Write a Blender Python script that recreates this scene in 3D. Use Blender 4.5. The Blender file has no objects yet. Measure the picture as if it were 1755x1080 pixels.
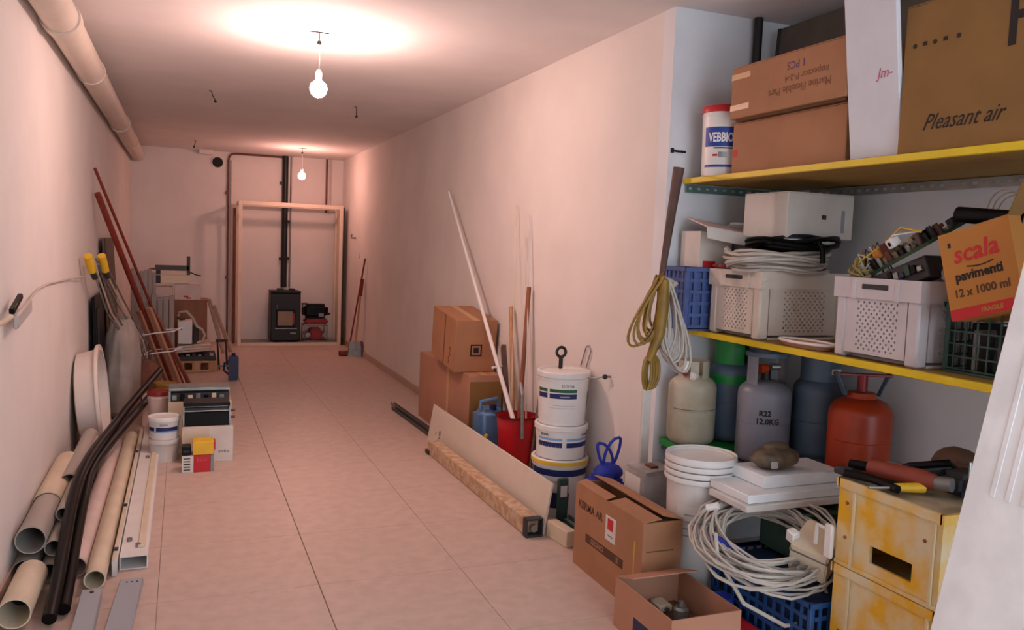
import bpy, bmesh, math, random
from math import sin, cos, pi, radians
from mathutils import Vector, Matrix, Euler
random.seed(7)
C = bpy.context.scene.collection
# ------------------------------------------------------------------ camera, world, light, exposure
def set_camera():
    yaw, pitch, roll = radians(21.928), radians(4.680), radians(2.221)
    f = Vector((sin(yaw)*cos(pitch), cos(yaw)*cos(pitch), -sin(pitch)))
    r = Vector((cos(yaw), -sin(yaw), 0)); u = r.cross(f)
    r2 = cos(roll)*r + sin(roll)*u; u2 = -sin(roll)*r + cos(roll)*u
    cd = bpy.data.cameras.new('camera'); cam = bpy.data.objects.new('camera', cd); C.objects.link(cam)
    m = Matrix((r2, u2, -f)).transposed().to_4x4(); m.translation = Vector((0, 0, 1.5))
    cam.matrix_world = m
    cd.sensor_width = 36; cd.lens = 1407.83/1755*36; cd.clip_start = .05
    bpy.context.scene.camera = cam
set_camera()
W = bpy.data.worlds.new('world'); bpy.context.scene.world = W; W.use_nodes = True
W.node_tree.nodes['Background'].inputs[0].default_value = (.76, .87, 1.0, 1)
W.node_tree.nodes['Background'].inputs[1].default_value = 5.2
BULB_NEAR = 525.0      # emission of the two bare bulbs
BULB_FAR = 235.0
BULB_COL = (1.0, .66, .59); FAR_COL = (1.0, .50, .41)
vs = bpy.context.scene.view_settings
vs.view_transform = 'Standard'; vs.look = 'None'; vs.gamma = 1; vs.use_curve_mapping = False
vs.exposure = 0.0

# ------------------------------------------------------------------ materials
def lin(h):
    h = h.lstrip('#'); o = []
    for i in (0, 2, 4):
        c = int(h[i:i+2], 16)/255
        o.append(c/12.92 if c <= .04045 else ((c+.055)/1.055)**2.4)
    return o
MATS = {}
def mat(name, col, rough=.6, metal=0, var=.0, scale=8, bump=0, bscale=60, col2=None, emit=0, wave=None, alpha=None, stretch=None):
    if name in MATS: return MATS[name]
    m = bpy.data.materials.new(name); m.use_nodes = True; nt = m.node_tree; N = nt.nodes; L = nt.links
    b = N['Principled BSDF']; c = lin(col)
    b.inputs['Base Color'].default_value = (*c, 1); b.inputs['Roughness'].default_value = rough; b.inputs['Metallic'].default_value = metal
    tc = N.new('ShaderNodeTexCoord'); mp = N.new('ShaderNodeMapping'); L.new(tc.outputs['Object'], mp.inputs[0])
    if stretch: mp.inputs['Scale'].default_value = stretch
    if var or col2:
        n = N.new('ShaderNodeTexNoise'); n.inputs['Scale'].default_value = scale; n.inputs['Detail'].default_value = 5
        L.new(mp.outputs[0], n.inputs['Vector'])
        r = N.new('ShaderNodeValToRGB'); L.new(n.outputs['Fac'], r.inputs[0])
        if col2: a, d = lin(col2), c
        else: a, d = [x*(1-var) for x in c], [min(1, x*(1+var)) for x in c]
        r.color_ramp.elements[0].color = (*a, 1); r.color_ramp.elements[1].color = (*d, 1)
        r.color_ramp.elements[0].position = .36; r.color_ramp.elements[1].position = .62
        L.new(r.outputs[0], b.inputs['Base Color'])
    if bump:
        n2 = N.new('ShaderNodeTexNoise'); n2.inputs['Scale'].default_value = bscale; n2.inputs['Detail'].default_value = 4
        if wave:
            n2 = N.new('ShaderNodeTexWave'); n2.inputs['Scale'].default_value = bscale; n2.bands_direction = wave
        L.new(mp.outputs[0], n2.inputs['Vector'])
        bp = N.new('ShaderNodeBump'); bp.inputs['Strength'].default_value = bump; bp.inputs['Distance'].default_value = .004
        L.new(n2.outputs['Fac'], bp.inputs['Height']); L.new(bp.outputs[0], b.inputs['Normal'])
    if emit:
        b.inputs['Emission Color'].default_value = (*(FAR_COL if 'far' in name else BULB_COL), 1); b.inputs['Emission Strength'].default_value = emit
    MATS[name] = m
    return m
wallm = mat('wall_plaster', 'e4dcd6', .85, var=.03, scale=2.2, bump=.18, bscale=45)
nichem = mat('niche_daylit_plaster', 'e2e3e6', .8, var=.035, scale=3, bump=.15, bscale=40)  # wall plaster again, paler and cooler to put daylight into the colour
ceilm = mat('ceiling_plaster', 'e8e0dc', .9, var=.03, scale=2, bump=.1, bscale=30)
tilem = mat('floor_tile', 'c8b0a3', .42, var=.06, scale=14, bump=.03, bscale=90)
groutm = mat('tile_grout', '8f7d70', .9)
skirtm = mat('skirting_tile', 'b99f90', .5, var=.05)
card = mat('cardboard', 'aa7856', .8, var=.06, scale=5, bump=.12, bscale=120)
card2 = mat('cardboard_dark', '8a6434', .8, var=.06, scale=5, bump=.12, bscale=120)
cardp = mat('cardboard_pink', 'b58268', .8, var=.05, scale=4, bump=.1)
cardo = mat('cardboard_orange', 'b87a35', .75, var=.05, scale=4, bump=.1)
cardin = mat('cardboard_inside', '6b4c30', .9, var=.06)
cardw = mat('carton_white', 'd6cfc6', .75, var=.05, scale=6, bump=.08)
tape = mat('brown_tape', 'c49a6a', .35)
whitep = mat('white_plastic', 'e4e0dc', .4, var=.03, scale=9)
dirtyw = mat('dirty_white_plastic', 'd2ccc6', .5, var=.08, scale=7, bump=.05)
pvc = mat('grey_pvc', 'a9a097', .45, var=.1, scale=6, stretch=(1, .2, 1))
pvcd = mat('inside_shade', '1d1c1e', .8)  # near-black, stands for the shade inside open ends
cream = mat('cream_plastic', 'd9c8ae', .5, var=.06, scale=6)
pipew = mat('painted_pipe', 'd8cabc', .5, var=.03)
blackp = mat('black_plastic', '050507', .4)
blackp.node_tree.nodes['Principled BSDF'].inputs['Specular IOR Level'].default_value = .2
blackm = mat('black_metal', '0b0a0c', .5, var=.2)
darkg = mat('dark_grey', '2c2c30', .6, var=.15)
greym = mat('grey_metal', '8a8886', .4, .6, var=.1, scale=12)
galv = mat('galvanised_steel', '9aa09e', .35, .75, var=.12, scale=16)
greenst = mat('green_grey_steel', '5f7d76', .5, .3, var=.1)
lilac = mat('dusty_aluminium', '91827a', .5, .35, var=.1, scale=5, stretch=(6, 6, .4))
copper = mat('rusty_pipe', '6e3c30', .5, .2, var=.2)
woodr = mat('red_wood', '7e2f22', .45, var=.2, scale=6, stretch=(8, 8, .6))
woodl = mat('light_wood', 'b98b63', .6, var=.15, scale=5, stretch=(8, 8, .6))
woodb = mat('brown_wood', '8a5130', .55, var=.12, scale=4, stretch=(6, 6, .7))
woodd = mat('old_brown_wood', '5a4038', .7, var=.25, scale=9, bump=.3)
laths = mat('pale_lath', 'cdb8a4', .6, var=.08)
osb = mat('plastered_beam', 'cdb497', .8, var=0, col2='b58d6c', scale=22, bump=.5, bscale=35)
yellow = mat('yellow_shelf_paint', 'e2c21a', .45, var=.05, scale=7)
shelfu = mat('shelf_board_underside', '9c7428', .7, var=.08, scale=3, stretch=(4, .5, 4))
yelp = mat('yellow_crate_plastic', 'e2ac1e', .5, var=0, col2='dccda8', scale=8, bump=.1)
yelb = mat('bright_yellow', 'e8b92a', .45, var=.05)
orange = mat('orange_paint', 'ab3a18', .38, var=.12, scale=5)
redp = mat('red_plastic', 'c11826', .38, var=.05)
redd = mat('dark_red', '8a1a1e', .45, var=.1)
bluep = mat('blue_plastic', '21508c', .45, var=.1)
bluec = mat('blue_crate_plastic', '4a5f96', .5, var=.1)
bluel = mat('light_blue_plastic', '5a7fa8', .5, var=.12)
navy = mat('navy_plastic', '101a4a', .4)
bluef = mat('blue_fabric', '1c33a0', .7, var=.1, bump=.2)
green = mat('green_paint', '178a3c', .4, var=.1)
greend = mat('dark_green_plastic', '2f4a42', .6, var=.2)
bgrey = mat('bluish_grey_enamel', '82838f', .35, var=.08, scale=5)
bgrey2 = mat('blue_grey_enamel', '516478', .45, var=.12, scale=5)
bwhite = mat('chipped_cream_enamel', 'bdb6a2', .5, col2='a89d84', scale=6, bump=.1)
rust = mat('rust', '8a4a2c', .8, var=.3, scale=20)
cablew = mat('white_cable', 'bcb4aa', .5, var=.1)
cableb = mat('brown_cable', '8a6a22', .5, var=.2)
sackm = mat('grey_sack', 'a39890', .7, var=.14, scale=5, bump=.5, bscale=9)
polys = mat('polystyrene', 'e8eaec', .7, var=.03, scale=12, bump=.15, bscale=120)
sheetm = mat('white_ribbed_sheet', 'f2f2f2', .6, var=.06, scale=7, bump=.06, bscale=9, wave='Y')
foil = mat('clear_film', 'a8a4a2', .25, var=.15, scale=9, bump=.4, bscale=12)
ink = mat('black_ink', '1a1412', .7)
inkb = mat('brown_ink', '5c3a26', .8)
inkr = mat('red_ink', 'c22128', .6)
inkp = mat('pink_ink', 'c2607a', .7)
inkw = mat('white_ink', 'f0eeea', .6)
labb = mat('blue_label', '1f3f9a', .5); labl = mat('light_blue_label', '7fb0dc', .5)
labg = mat('green_label', '1e5a35', .5); labn = mat('navy_label', '1a2560', .5)
paper = mat('paper_label', 'ddd8d0', .7, var=.04)
teal = mat('teal_sticker', '4fa8a8', .5)
bulbn = mat('bulb_glow_near', 'ffffff', .4, emit=BULB_NEAR); bulbf = mat('bulb_glow_far', 'ffffff', .4, emit=BULB_FAR)
brownc = mat('brown_board', '6b5a4c', .8, var=.1)
stone = mat('stone_brown', '5f5040', .6, var=.4, scale=18, bump=.8, bscale=25)
pcb = mat('circuit_green', '2b4a34', .5, var=.2); chip = mat('component_mix', '8a7a5a', .5, col2='1c1c20', scale=40)
clothb = mat('brown_leather', '5e4232', .8, var=.2, bump=.5, bscale=20)
pinkish = mat('pinkish_carton', 'dcc4bc', .7, var=.05)

# ------------------------------------------------------------------ geometry helpers
class G:
    def __init__(s): s.b = bmesh.new()
    def _tf(s, vs_, M):
        if M is not None: bmesh.ops.transform(s.b, matrix=M, verts=vs_)
    def box(s, x0, y0, z0, x1, y1, z1, bev=0, M=None, seg=1):
        r = bmesh.ops.create_cube(s.b, size=1); v = r['verts']
        bmesh.ops.transform(s.b, matrix=Matrix.Translation(((x0+x1)/2, (y0+y1)/2, (z0+z1)/2)) @ Matrix.Diagonal((abs(x1-x0), abs(y1-y0), abs(z1-z0), 1)), verts=v)
        if bev:
            e = list({e for q in v for e in q.link_edges})
            rr = bmesh.ops.bevel(s.b, geom=e, offset=bev, segments=seg, affect='EDGES')
            v = list({q for f in rr['faces'] for q in f.verts} | {q for q in v if q.is_valid})
            fs = set(); stack = list(v); seen = set(v)
            while stack:
                q = stack.pop()
                for ed in q.link_edges:
                    o = ed.other_vert(q)
                    if o not in seen: seen.add(o); stack.append(o)
            v = list(seen)
        s._tf(v, M); return s
    def tube(s, pts, r, seg=8, closed=False, cap=True, rs=None):
        pts = [Vector(p) for p in pts]; n = len(pts); rings = []
        prev = None
        for i, p in enumerate(pts):
            a = pts[i-1] if (i > 0 or closed) else p
            c = pts[(i+1) % n] if (i < n-1 or closed) else p
            t = (c-a).normalized() if (c-a).length > 1e-9 else Vector((0, 0, 1))
            if prev is None:
                h = Vector((0, 0, 1)) if abs(t.z) < .9 else Vector((1, 0, 0)); u = t.cross(h).normalized()
            else:
                u = (prev - t*prev.dot(t)); u = u.normalized() if u.length > 1e-6 else t.orthogonal().normalized()
            prev = u; w = t.cross(u); rr = rs[i] if rs else r
            rings.append([s.b.verts.new(p + (u*cos(2*pi*k/seg)+w*sin(2*pi*k/seg))*rr) for k in range(seg)])
        m = n if closed else n-1
        for i in range(m):
            A, B = rings[i], rings[(i+1) % n]
            for k in range(seg): s.b.faces.new((A[k], A[(k+1) % seg], B[(k+1) % seg], B[k]))
        if cap and not closed:
            s.b.faces.new(rings[0][::-1]); s.b.faces.new(rings[-1])
        return s
    def lathe(s, prof, seg=32, M=None):
        rings = []; vv = []
        for r, z in prof:
            if r < 1e-6: q = [s.b.verts.new((0, 0, z))]
            else: q = [s.b.verts.new((r*cos(2*pi*k/seg), r*sin(2*pi*k/seg), z)) for k in range(seg)]
            rings.append(q); vv += q
        for A, B in zip(rings, rings[1:]):
            if len(A) == 1 and len(B) == 1: continue
            for k in range(seg):
                k2 = (k+1) % seg
                if len(A) == 1: s.b.faces.new((A[0], B[k2], B[k]))
                elif len(B) == 1: s.b.faces.new((A[k], A[k2], B[0]))
                else: s.b.faces.new((A[k], A[k2], B[k2], B[k]))
        s._tf(vv, M); return s
    def pipe(s, p0, p1, r, wall=.004, seg=24):     # hollow, open both ends
        p0, p1 = Vector(p0), Vector(p1); L = (p1-p0).length
        M = Matrix.Translation(p0) @ (p1-p0).to_track_quat('Z', 'Y').to_matrix().to_4x4()
        return s.lathe([(r-wall, 0), (r, 0), (r, L), (r-wall, L), (r-wall, 0)], seg, M)
    def quad(s, a, b, c, d):
        s.b.faces.new([s.b.verts.new(Vector(p)) for p in (a, b, c, d)]); return s
    def prism(s, poly, z0, z1, M=None):
        A = [s.b.verts.new((x, y, z0)) for x, y in poly]; B = [s.b.verts.new((x, y, z1)) for x, y in poly]
        s.b.faces.new(A[::-1]); s.b.faces.new(B); n = len(poly)
        for i in range(n): s.b.faces.new((A[i], A[(i+1) % n], B[(i+1) % n], B[i]))
        s._tf(A+B, M); return s
    def ball(s, c, r, sc=(1, 1, 1), sub=2, noise=0, M=None):
        q = bmesh.ops.create_icosphere(s.b, subdivisions=sub, radius=1)['verts']
        for v in q:
            k = 1+random.uniform(-noise, noise); v.co = Vector((v.co.x*r*sc[0]*k, v.co.y*r*sc[1]*k, v.co.z*r*sc[2]*k)) + Vector(c)
        s._tf(q, M); return s
    def perf(s, o, u, v, nu, nv, hole=.55, th=.004, rows=None):
        # sheet with staggered square holes; o origin, u/v full vectors
        o, u, v = Vector(o), Vector(u)/nu, Vector(v)/nv; n = u.cross(v).normalized()*th
        for i in range(nu):
            for j in range(nv):
                a = o+u*i+v*j; q = [a, a+u, a+u+v, a+v]; c = a+u/2+v/2
                if (i+j) % 2 == 0 and 0 < i < nu-1 and 0 < j < nv-1 and (rows is None or rows(i, j)):
                    h = [c+(p-c)*hole for p in q]
                    for k in range(4):
                        k2 = (k+1) % 4
                        s.quad(q[k], q[k2], h[k2], h[k]); s.quad(h[k], h[k2], h[k2]-n, h[k]-n)
                        s.quad(q[k2]-n, q[k]-n, h[k]-n, h[k2]-n)
                else:
                    s.quad(*q); s.quad(*[p-n for p in q[::-1]])
        return s
    def obj(s, name, m, parent=None, loc=None, smooth=True, M=None):
        bmesh.ops.remove_doubles(s.b, verts=s.b.verts, dist=1e-5)
        bmesh.ops.recalc_face_normals(s.b, faces=s.b.faces)
        me = bpy.data.meshes.new(name); s.b.to_mesh(me); s.b.free()
        me.materials.append(m)
        if smooth:
            for p in me.polygons: p.use_smooth = True
            me.set_sharp_from_angle(angle=radians(38))
        o = bpy.data.objects.new(name, me); C.objects.link(o)
        if parent is not None: o.parent = parent
        if loc is not None: o.location = loc
        if M is not None: o.matrix_local = M
        return o
def thing(name, label, cat, loc=(0, 0, 0), rz=0, group=None, rot=None):
    o = bpy.data.objects.new(name, None); C.objects.link(o); o.empty_display_size = .05
    o.location = loc; o.rotation_euler = rot if rot else (0, 0, rz)
    o['label'] = label; o['category'] = cat
    if group: o['group'] = group
    return o
def tag(o, label, cat, group=None):
    o['label'] = label; o['category'] = cat
    if group: o['group'] = group
    return o
def lab(o, label): o['label'] = label; return o
def struct(o): o['kind'] = 'structure'; return o
def copy_tree(o, parent=None):
    c = o.copy(); C.objects.link(c)
    if parent is not None: c.parent = parent
    for ch in list(o.children):
        copy_tree(ch, c)
    return c
FX = Matrix(((0, 0, -1), (-1, 0, 0), (0, 1, 0))).to_4x4()     # text on a -X face
FY = Matrix(((1, 0, 0), (0, 0, -1), (0, 1, 0))).to_4x4()      # text on a -Y face
def text(s, size, m, parent, loc, F=FX, name='lettering', shear=0, sx=1, bold=0, flip=False, bend=0, label=None):
    cu = bpy.data.curves.new('t', 'FONT'); cu.body = s; cu.size = size; cu.shear = shear; cu.align_x = 'CENTER'; cu.align_y = 'CENTER'
    cu.offset = bold; cu.extrude = 0.0003; cu.resolution_u = 2
    t = bpy.data.objects.new('t', cu); C.objects.link(t)
    me = bpy.data.meshes.new_from_object(t); bpy.data.objects.remove(t); bpy.data.curves.remove(cu)
    me.materials.clear(); me.materials.append(m)
    for v in me.vertices:
        v.co.x *= sx
        if flip: v.co.x *= -1; v.co.y *= -1
        if bend:
            a = v.co.x/bend; r = bend+v.co.z+.0012
            v.co = Vector((r*sin(a), v.co.y, r*cos(a)))
    o = bpy.data.objects.new(name, me); C.objects.link(o); o.parent = parent
    o.matrix_local = Matrix.Translation(loc) @ F
    if label: o['label'] = label
    return o
def patch(m, parent, x0, y0, z0, x1, y1, z1, name='printed_patch', label=None):
    o = G().box(x0, y0, z0, x1, y1, z1).obj(name, m, parent)
    if label: o['label'] = label
    return o
def band(m, parent, r, z0, z1, a0, a1, name='label_band', r1=None, label=None, th=.0015):
    # curved label patch; angle 0 faces -Y, positive towards +X
    g = G(); n = max(3, int(abs(a1-a0)/8)); r1 = r1 or r
    P = []
    for i in range(n+1):
        a = radians(a0+(a1-a0)*i/n); P.append([g.b.verts.new(((rr+th)*sin(a), -(rr+th)*cos(a), z)) for rr, z in ((r, z0), (r1, z1))])
    for A, B in zip(P, P[1:]): g.b.faces.new((A[0], B[0], B[1], A[1]))
    bmesh.ops.solidify(g.b, geom=g.b.faces[:], thickness=.001)
    o = g.obj(name, m, parent)
    if label: o['label'] = label
    return o

# ------------------------------------------------------------------ the setting
XL, XR, XN, YB, YE, H = -.67, 2.2, 2.95, 12.4, 3.5, 2.69
Y0 = -1.4
fl = struct(G().box(XL-.1, Y0, -.12, XN+.1, YB+.1, -.004).obj('floor', groutm))
xs = [XL, -.09, .56, 1.21, 1.86, 2.51, XN]
ys = [Y0] + [3.528+.65*k for k in range(-7, 14)] + [YB]
for i in range(len(xs)-1):
    for j in range(len(ys)-1):
        x0, x1, y0, y1 = xs[i], xs[i+1], ys[j], ys[j+1]
        if y1 - y0 < .02: continue
        if x0 >= 2.5 and y0 > YE-.1: continue
        if x1 > XR and y1 > YE:
            if y0 > YE: x1 = XR
        ga = .0012; gl = .0028 if abs(x0-.56) < .01 else ga; gr = .0028 if abs(x1-.56) < .01 else ga
        G().box(x0+gl, y0+ga, -.004, x1-gr, y1-ga, 0).obj('tile', tilem, fl, smooth=False)
struct(G().box(XL-.1, Y0, H, XN+.1, YB+.1, H+.12).obj('ceiling', ceilm))
struct(G().box(XL-.12, Y0, -.004, XL, YB, H).obj('wall_left', wallm))
struct(G().box(XL-.12, YB, -.004, XR+.12, YB+.12, H).obj('wall_back', wallm))
struct(G().box(XR, YE+.1, -.004, XR+.12, YB, H).obj('wall_right', wallm))
struct(G().box(XR, YE, -.004, XN, YE+.1, H).obj('wall_niche_end', nichem))
struct(G().box(XN, Y0, -.004, XN+.12, YE+.1, H).obj('wall_niche_side', nichem))
struct(G().box(XL-.12, Y0-.12, -.004, .55, Y0, H).obj('wall_front_blocker', wallm))  # unseen wall behind the camera, added to keep daylight off the left side
b0 = struct(G().box(XR-.012, YE+.1, 0, XR, 3.62, .075).obj('baseboard_right', skirtm))
y = 3.62
while y < YB-.02:
    y1 = min(y+.65, YB-.005); G().box(XR-.012, y+.001, 0, XR, y1-.001, .075, .002).obj('skirting_piece', skirtm, b0); y = y1
b1 = struct(G().box(XL, 3.0, 0, XL+.012, 3.1, .075).obj('baseboard_left', skirtm))
y = 3.1
while y < YB-.02:
    y1 = min(y+.65, YB-.005); G().box(XL, y+.001, 0, XL+.012, y1-.001, .075, .002).obj('skirting_piece', skirtm, b1); y = y1
struct(G().box(.2, YB-.12, H-.06, .38, YB, H).obj('trim_1', wallm))

# ------------------------------------------------------------------ ceiling pipe, services
t = thing('drain_pipe', 'thick painted round pipe running along the top of the left wall', 'pipe', (-.575, 1.0, 2.56))
G().pipe((0, 0, 0), (0, 11.39, 0), .085, .006, 32).obj('pipe_run', pipew, t)
for yy in (3.72, 7.9): G().pipe((0, yy, 0), (0, yy+.12, 0), .096, .0105, 32).obj('pipe_socket', pipew, t)
for yy in (5.2, 9.5): G().pipe((0, yy, 0), (0, yy+.025, 0), .092, .006, 32).obj('pipe_clamp', pipew, t)

def pendant(x, y, zb, m, label):
    t = thing('pendant_bulb', label, 'light bulb', (x, y, H))
    G().box(-.055, -.006, -.006, .055, .006, 0, .002).obj('ceiling_bracket', blackm, t)
    G().tube([(0, 0, -.004), (0, 0, -.05)], .003).obj('hook', blackm, t)
    G().ball((0, 0, -.06), .013, (1, 1, 1.1)).obj('connector', blackm, t)
    d = zb-H
    G().tube([(0, 0, -.07), (.004, 0, d*.5), (0, 0, d+.105)], .0025).obj('flex', whitep, t)
    G().lathe([(0, 0), (.017, 0), (.02, .045), (.012, .062), (0, .062)], 16, Matrix.Translation((0, 0, d+.045))).obj('lamp_holder', whitep, t)
    G().lathe([(0, -.05), (.02, -.047), (.04, -.03), (.05, 0), (.043, .026), (.022, .044), (.016, .046), (0, .046)], 24, Matrix.Translation((0, 0, d))).obj('bulb', m, t)
pendant(.72, 4.91, 2.37, bulbn, 'lit bare bulb hanging nearest, in the middle of the ceiling')
pendant(1.44, 11.13, 2.33, bulbf, 'lit bare bulb hanging far back, in front of the wardrobe frame')
for (x, y, w), lb in zip(((.21, 7.31, .03), (1.42, 7.4, .0), (.14, 11.17, -.02)),
        ('cut cable stub hanging from ceiling, left of the near bulb', 'cut cable stub hanging from ceiling, right of the near bulb', 'cut cable stub hanging from ceiling near the round black vent')):
    t = thing('cable_stub', lb, 'cable', (x, y, H))
    G().tube([(-.02, 0, -.002), (0, 0, -.006), (w*.3, 0, -.04), (w, 0, -.075)], .0045, 6).obj('wire', darkg, t)
    G().ball((w, 0, -.085), .012).obj('connector', blackm, t)

# back wall services
t = thing('vent_pipe', 'round black vent opening high on the back wall', 'vent', (.445, YB-.0, 2.535))
G().lathe([(.072, 0), (.078, 0), (.078, .02), (.072, .02), (.072, 0)], 28, Matrix.Rotation(pi/2, 4, 'X')).obj('collar', wallm, t)
G().lathe([(0, .012), (.074, .012), (.074, .004), (0, .004)], 28, Matrix.Rotation(pi/2, 4, 'X')).obj('opening', pvcd, t)
t = thing('stove_flue', 'black vertical flue pipe on the back wall above the stove', 'pipe', (1.365, YB-.06, .80))
G().tube([(0, 0, 0), (0, 0, 1.885)], .042, 20).obj('flue', blackm, t)
for z, sx in ((.42, 1), (.41, -1), (.95, 1), (1.5, -1)):
    G().box(min(sx*.03, sx*.07), -.012, z-.02, max(sx*.03, sx*.07), .055, z+.02, .004).obj('clamp', blackm, t)
def riser(name, x, z0, z1, r, m, lb, y=YB-.02, grp=None):
    return tag(G().tube([(0, 0, 0), (0, 0, z1-z0)], r, 10).obj(name, m, None, (x, y, z0)), lb, 'pipe', grp)
riser('riser_pipe', 1.45, .8, H-.005, .012, greym, 'thin grey pipe just right of the black flue on the back wall')
riser('riser_pipe', 1.96, 1.9, H-.005, .013, copper, 'dark thin pipe at the top right of the back wall, left one of the pair')
riser('riser_pipe', 2.01, 1.9, H-.005, .012, pipew, 'pale thin pipe at the top right of the back wall, right one of the pair')
t = thing('heating_pipe', 'reddish vertical pipe on the back wall, its ceiling run standing for a shadow line', 'pipe', (.59, YB-.025, .02))
G().tube([(0, 0, 0), (0, 0, 2.55), (.01, 0, 2.60), (.04, 0, 2.64), (.10, 0, 2.65), (.75, 0, 2.65)], .013, 10).obj('pipe_run', copper, t)  # top run stands for the thin dark shadow line along the ceiling
for z in (.9, 2.1): G().box(-.035, -.015, z-.02, .012, .02, z+.02, .003).obj('clamp', copper, t)
riser('heating_pipe', .635, .02, H-.12, .014, pipew, 'painted vertical pipe close beside the reddish pipe on the back wall')
tag(G().tube([(0, 0, 0), (0, 0, 1.9)], .02, 10).obj('standpipe', copper, None, (.668, YB-.25, .0)), 'dark red upright pipe against the left side of the wardrobe frame', 'pipe')

# wardrobe carcass
t = thing('wardrobe_frame', 'open cream wardrobe carcass without doors standing at the back wall', 'wardrobe frame', (.70, 11.85, 0))
w, d, h = 1.42, .44, 2.0
wm = mat('cream_wardrobe', 'e2cfba', .5, var=.03)
for x in (0, w-.05): G().box(x, 0, 0, x+.05, .03, h, .003).obj('front_post', wm, t)
G().box(.05, 0, h-.055, w-.05, .03, h, .003).obj('top_rail', wm, t)
G().box(.05, .0, 0, w-.05, .02, .045, .003).obj('plinth', wm, t)
G().box(w-.018, .03, 0, w, d-.03, h-.045).obj('side_panel', wm, t)
for x in (0, w-.03): G().box(x, .03, h-.045, x+.03, d-.03, h-.005).obj('top_side_rail', wm, t)
G().box(.0, d-.03, h-.055, w, d, h-.005).obj('rear_rail', wm, t)
lab(G().box(.018, .02, .0, w-.018, d, .04).obj('base_panel', greym, t), 'grey base board')
for x in (0, w-.042): G().box(x, d-.03, .04, x+.042, d, h-.055).obj('rear_post', wm, t)
lab(G().box(w+.001, .01, .0, w+.02, .05, h-.02).obj('edge_strip', blackm, t), 'dark strip along the right edge')
# stove
t = thing('pellet_stove', 'black stove with a glass window inside the wardrobe frame', 'stove', (1.15, 11.93, .04))
G().box(0, 0, .02, .41, .34, .70, .012).obj('body', blackm, t)
G().box(-.005, -.01, .70, .415, .34, .725, .006).obj('top_plate', blackm, t)
for x in (.1, .27): G().box(x, .05, .725, x+.07, .25, .755, .006).obj('top_vent', blackm, t)
f = G().box(.07, -.012, .21, .34, 0, .47, .006).obj('fire_door', blackp, t)
lab(G().box(.095, -.016, .24, .30, -.011, .44).obj('window_pane', mat('stove_glass', '8a745c', .2, var=.05), f), 'brownish window pane')
G().box(.305, -.018, .26, .325, -.011, .42).obj('door_trim', redd, f)
G().tube([(.085, -.02, .47), (.085, -.035, .5), (.085, -.02, .53)], .006).obj('handle', greym, t)
G().box(.06, -.02, .19, .36, -.0, .205, .002).obj('ledge', greym, t)
lab(G().box(.27, -.004, .115, .35, 0, .14).obj('badge', greym, t), 'silver badge')
for x in (.03, .35): G().box(x, .03, 0, x+.03, .31, .02).obj('foot', blackm, t)
# generator-like machine
t = thing('generator', 'red and black machine in a metal frame right of the stove', 'machine', (1.60, 11.95, .04))
for y in (0, .28):
    G().tube([(.02, y, .01), (.02, y, .24), (.34, y, .24), (.34, y, .01), (.02, y, .01)], .011, 8).obj('frame_hoop', greym, t)
for x, z in ((.02, .01), (.34, .01), (.02, .24), (.34, .24)): G().tube([(x, 0, z), (x, .28, z)], .01, 8).obj('frame_rail', greym, t)
G().box(.1, .02, .02, .27, .26, .19, .02, seg=2).obj('engine', redd, t)
G().tube([(.07, .01, .1), (.07, .27, .1)], .035, 14).obj('pulley', greym, t)
G().tube([(.3, .01, .1), (.3, .27, .1)], .03, 14).obj('pulley', greym, t)
G().box(.03, .01, .252, .36, .27, .33, .025, seg=2).obj('tank', redd, t)
t2 = thing('tool_bag', 'black bag lying on top of the red machine', 'bag', (1.60, 11.97, .371))
G().box(.0, .0, .0, .36, .22, .21, .05, seg=3).obj('bag_body', blackp, t2)
G().tube([(.0, .02, .18), (-.02, .02, .215), (.06, .02, .215)], .014, 8).obj('handle', darkg, t2)
G().box(.22, -.004, .03, .29, .004, .08).obj('buckle', greym, t2)
G().tube([(.34, .05, .07), (.39, .05, .07)], .012, 8).obj('strap_end', blackp, t2)

# broom and shovel
t = thing('broom', 'long thin broom leaning on the right wall near the wardrobe frame', 'broom', (2.03, 10.75, 0))
G().tube([(0, 0, .06), (.14, -.25, 1.29)], .011, 8).obj('handle', woodr, t)
G().box(-.13, -.03, .0, .07, .03, .07, .012).obj('brush_head', woodr, t)
t = thing('shovel', 'shovel with pale blade and dark red grip beside the broom', 'shovel', (2.10, 10.62, 0))
G().tube([(0.0, .05, .16), (.06, .0, 1.0)], .013, 8).obj('handle', woodl, t)
lab(G().tube([(.045, .012, .80), (.062, 0, 1.02)], .024, 10).obj('grip', redd, t), 'dark red grip')
g = G()
g.quad((-.10, .02, .0), (.08, .02, .0), (.07, .05, .2), (-.07, .05, .2)); bmesh.ops.solidify(g.b, geom=g.b.faces[:], thickness=.004)
g.obj('blade', galv, t)
G().box(.075, -.02, 0, .085, .08, .2, .002).obj('side_plate', copper, t)

# right wall small fittings at the back
t = thing('wall_tap', 'small metal valve on the right wall beside the wardrobe frame', 'valve', (XR, 11.3, 1.55))
G().tube([(0, 0, 0), (-.06, 0, 0), (-.06, 0, .03)], .012, 8).obj('valve_body', greym, t)
G().ball((-.06, 0, .04), .016).obj('valve_knob', greym, t)
for k, (y, z) in enumerate(((11.0, 1.28), (10.95, 1.02))):
    tag(G().box(-.012, 0, 0, 0, .05, .08, .003).obj('cable_socket', whitep, None, (XR, y, z)), ['upper', 'lower'][k]+' small pale socket on the right wall near the broom', 'socket')

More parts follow.
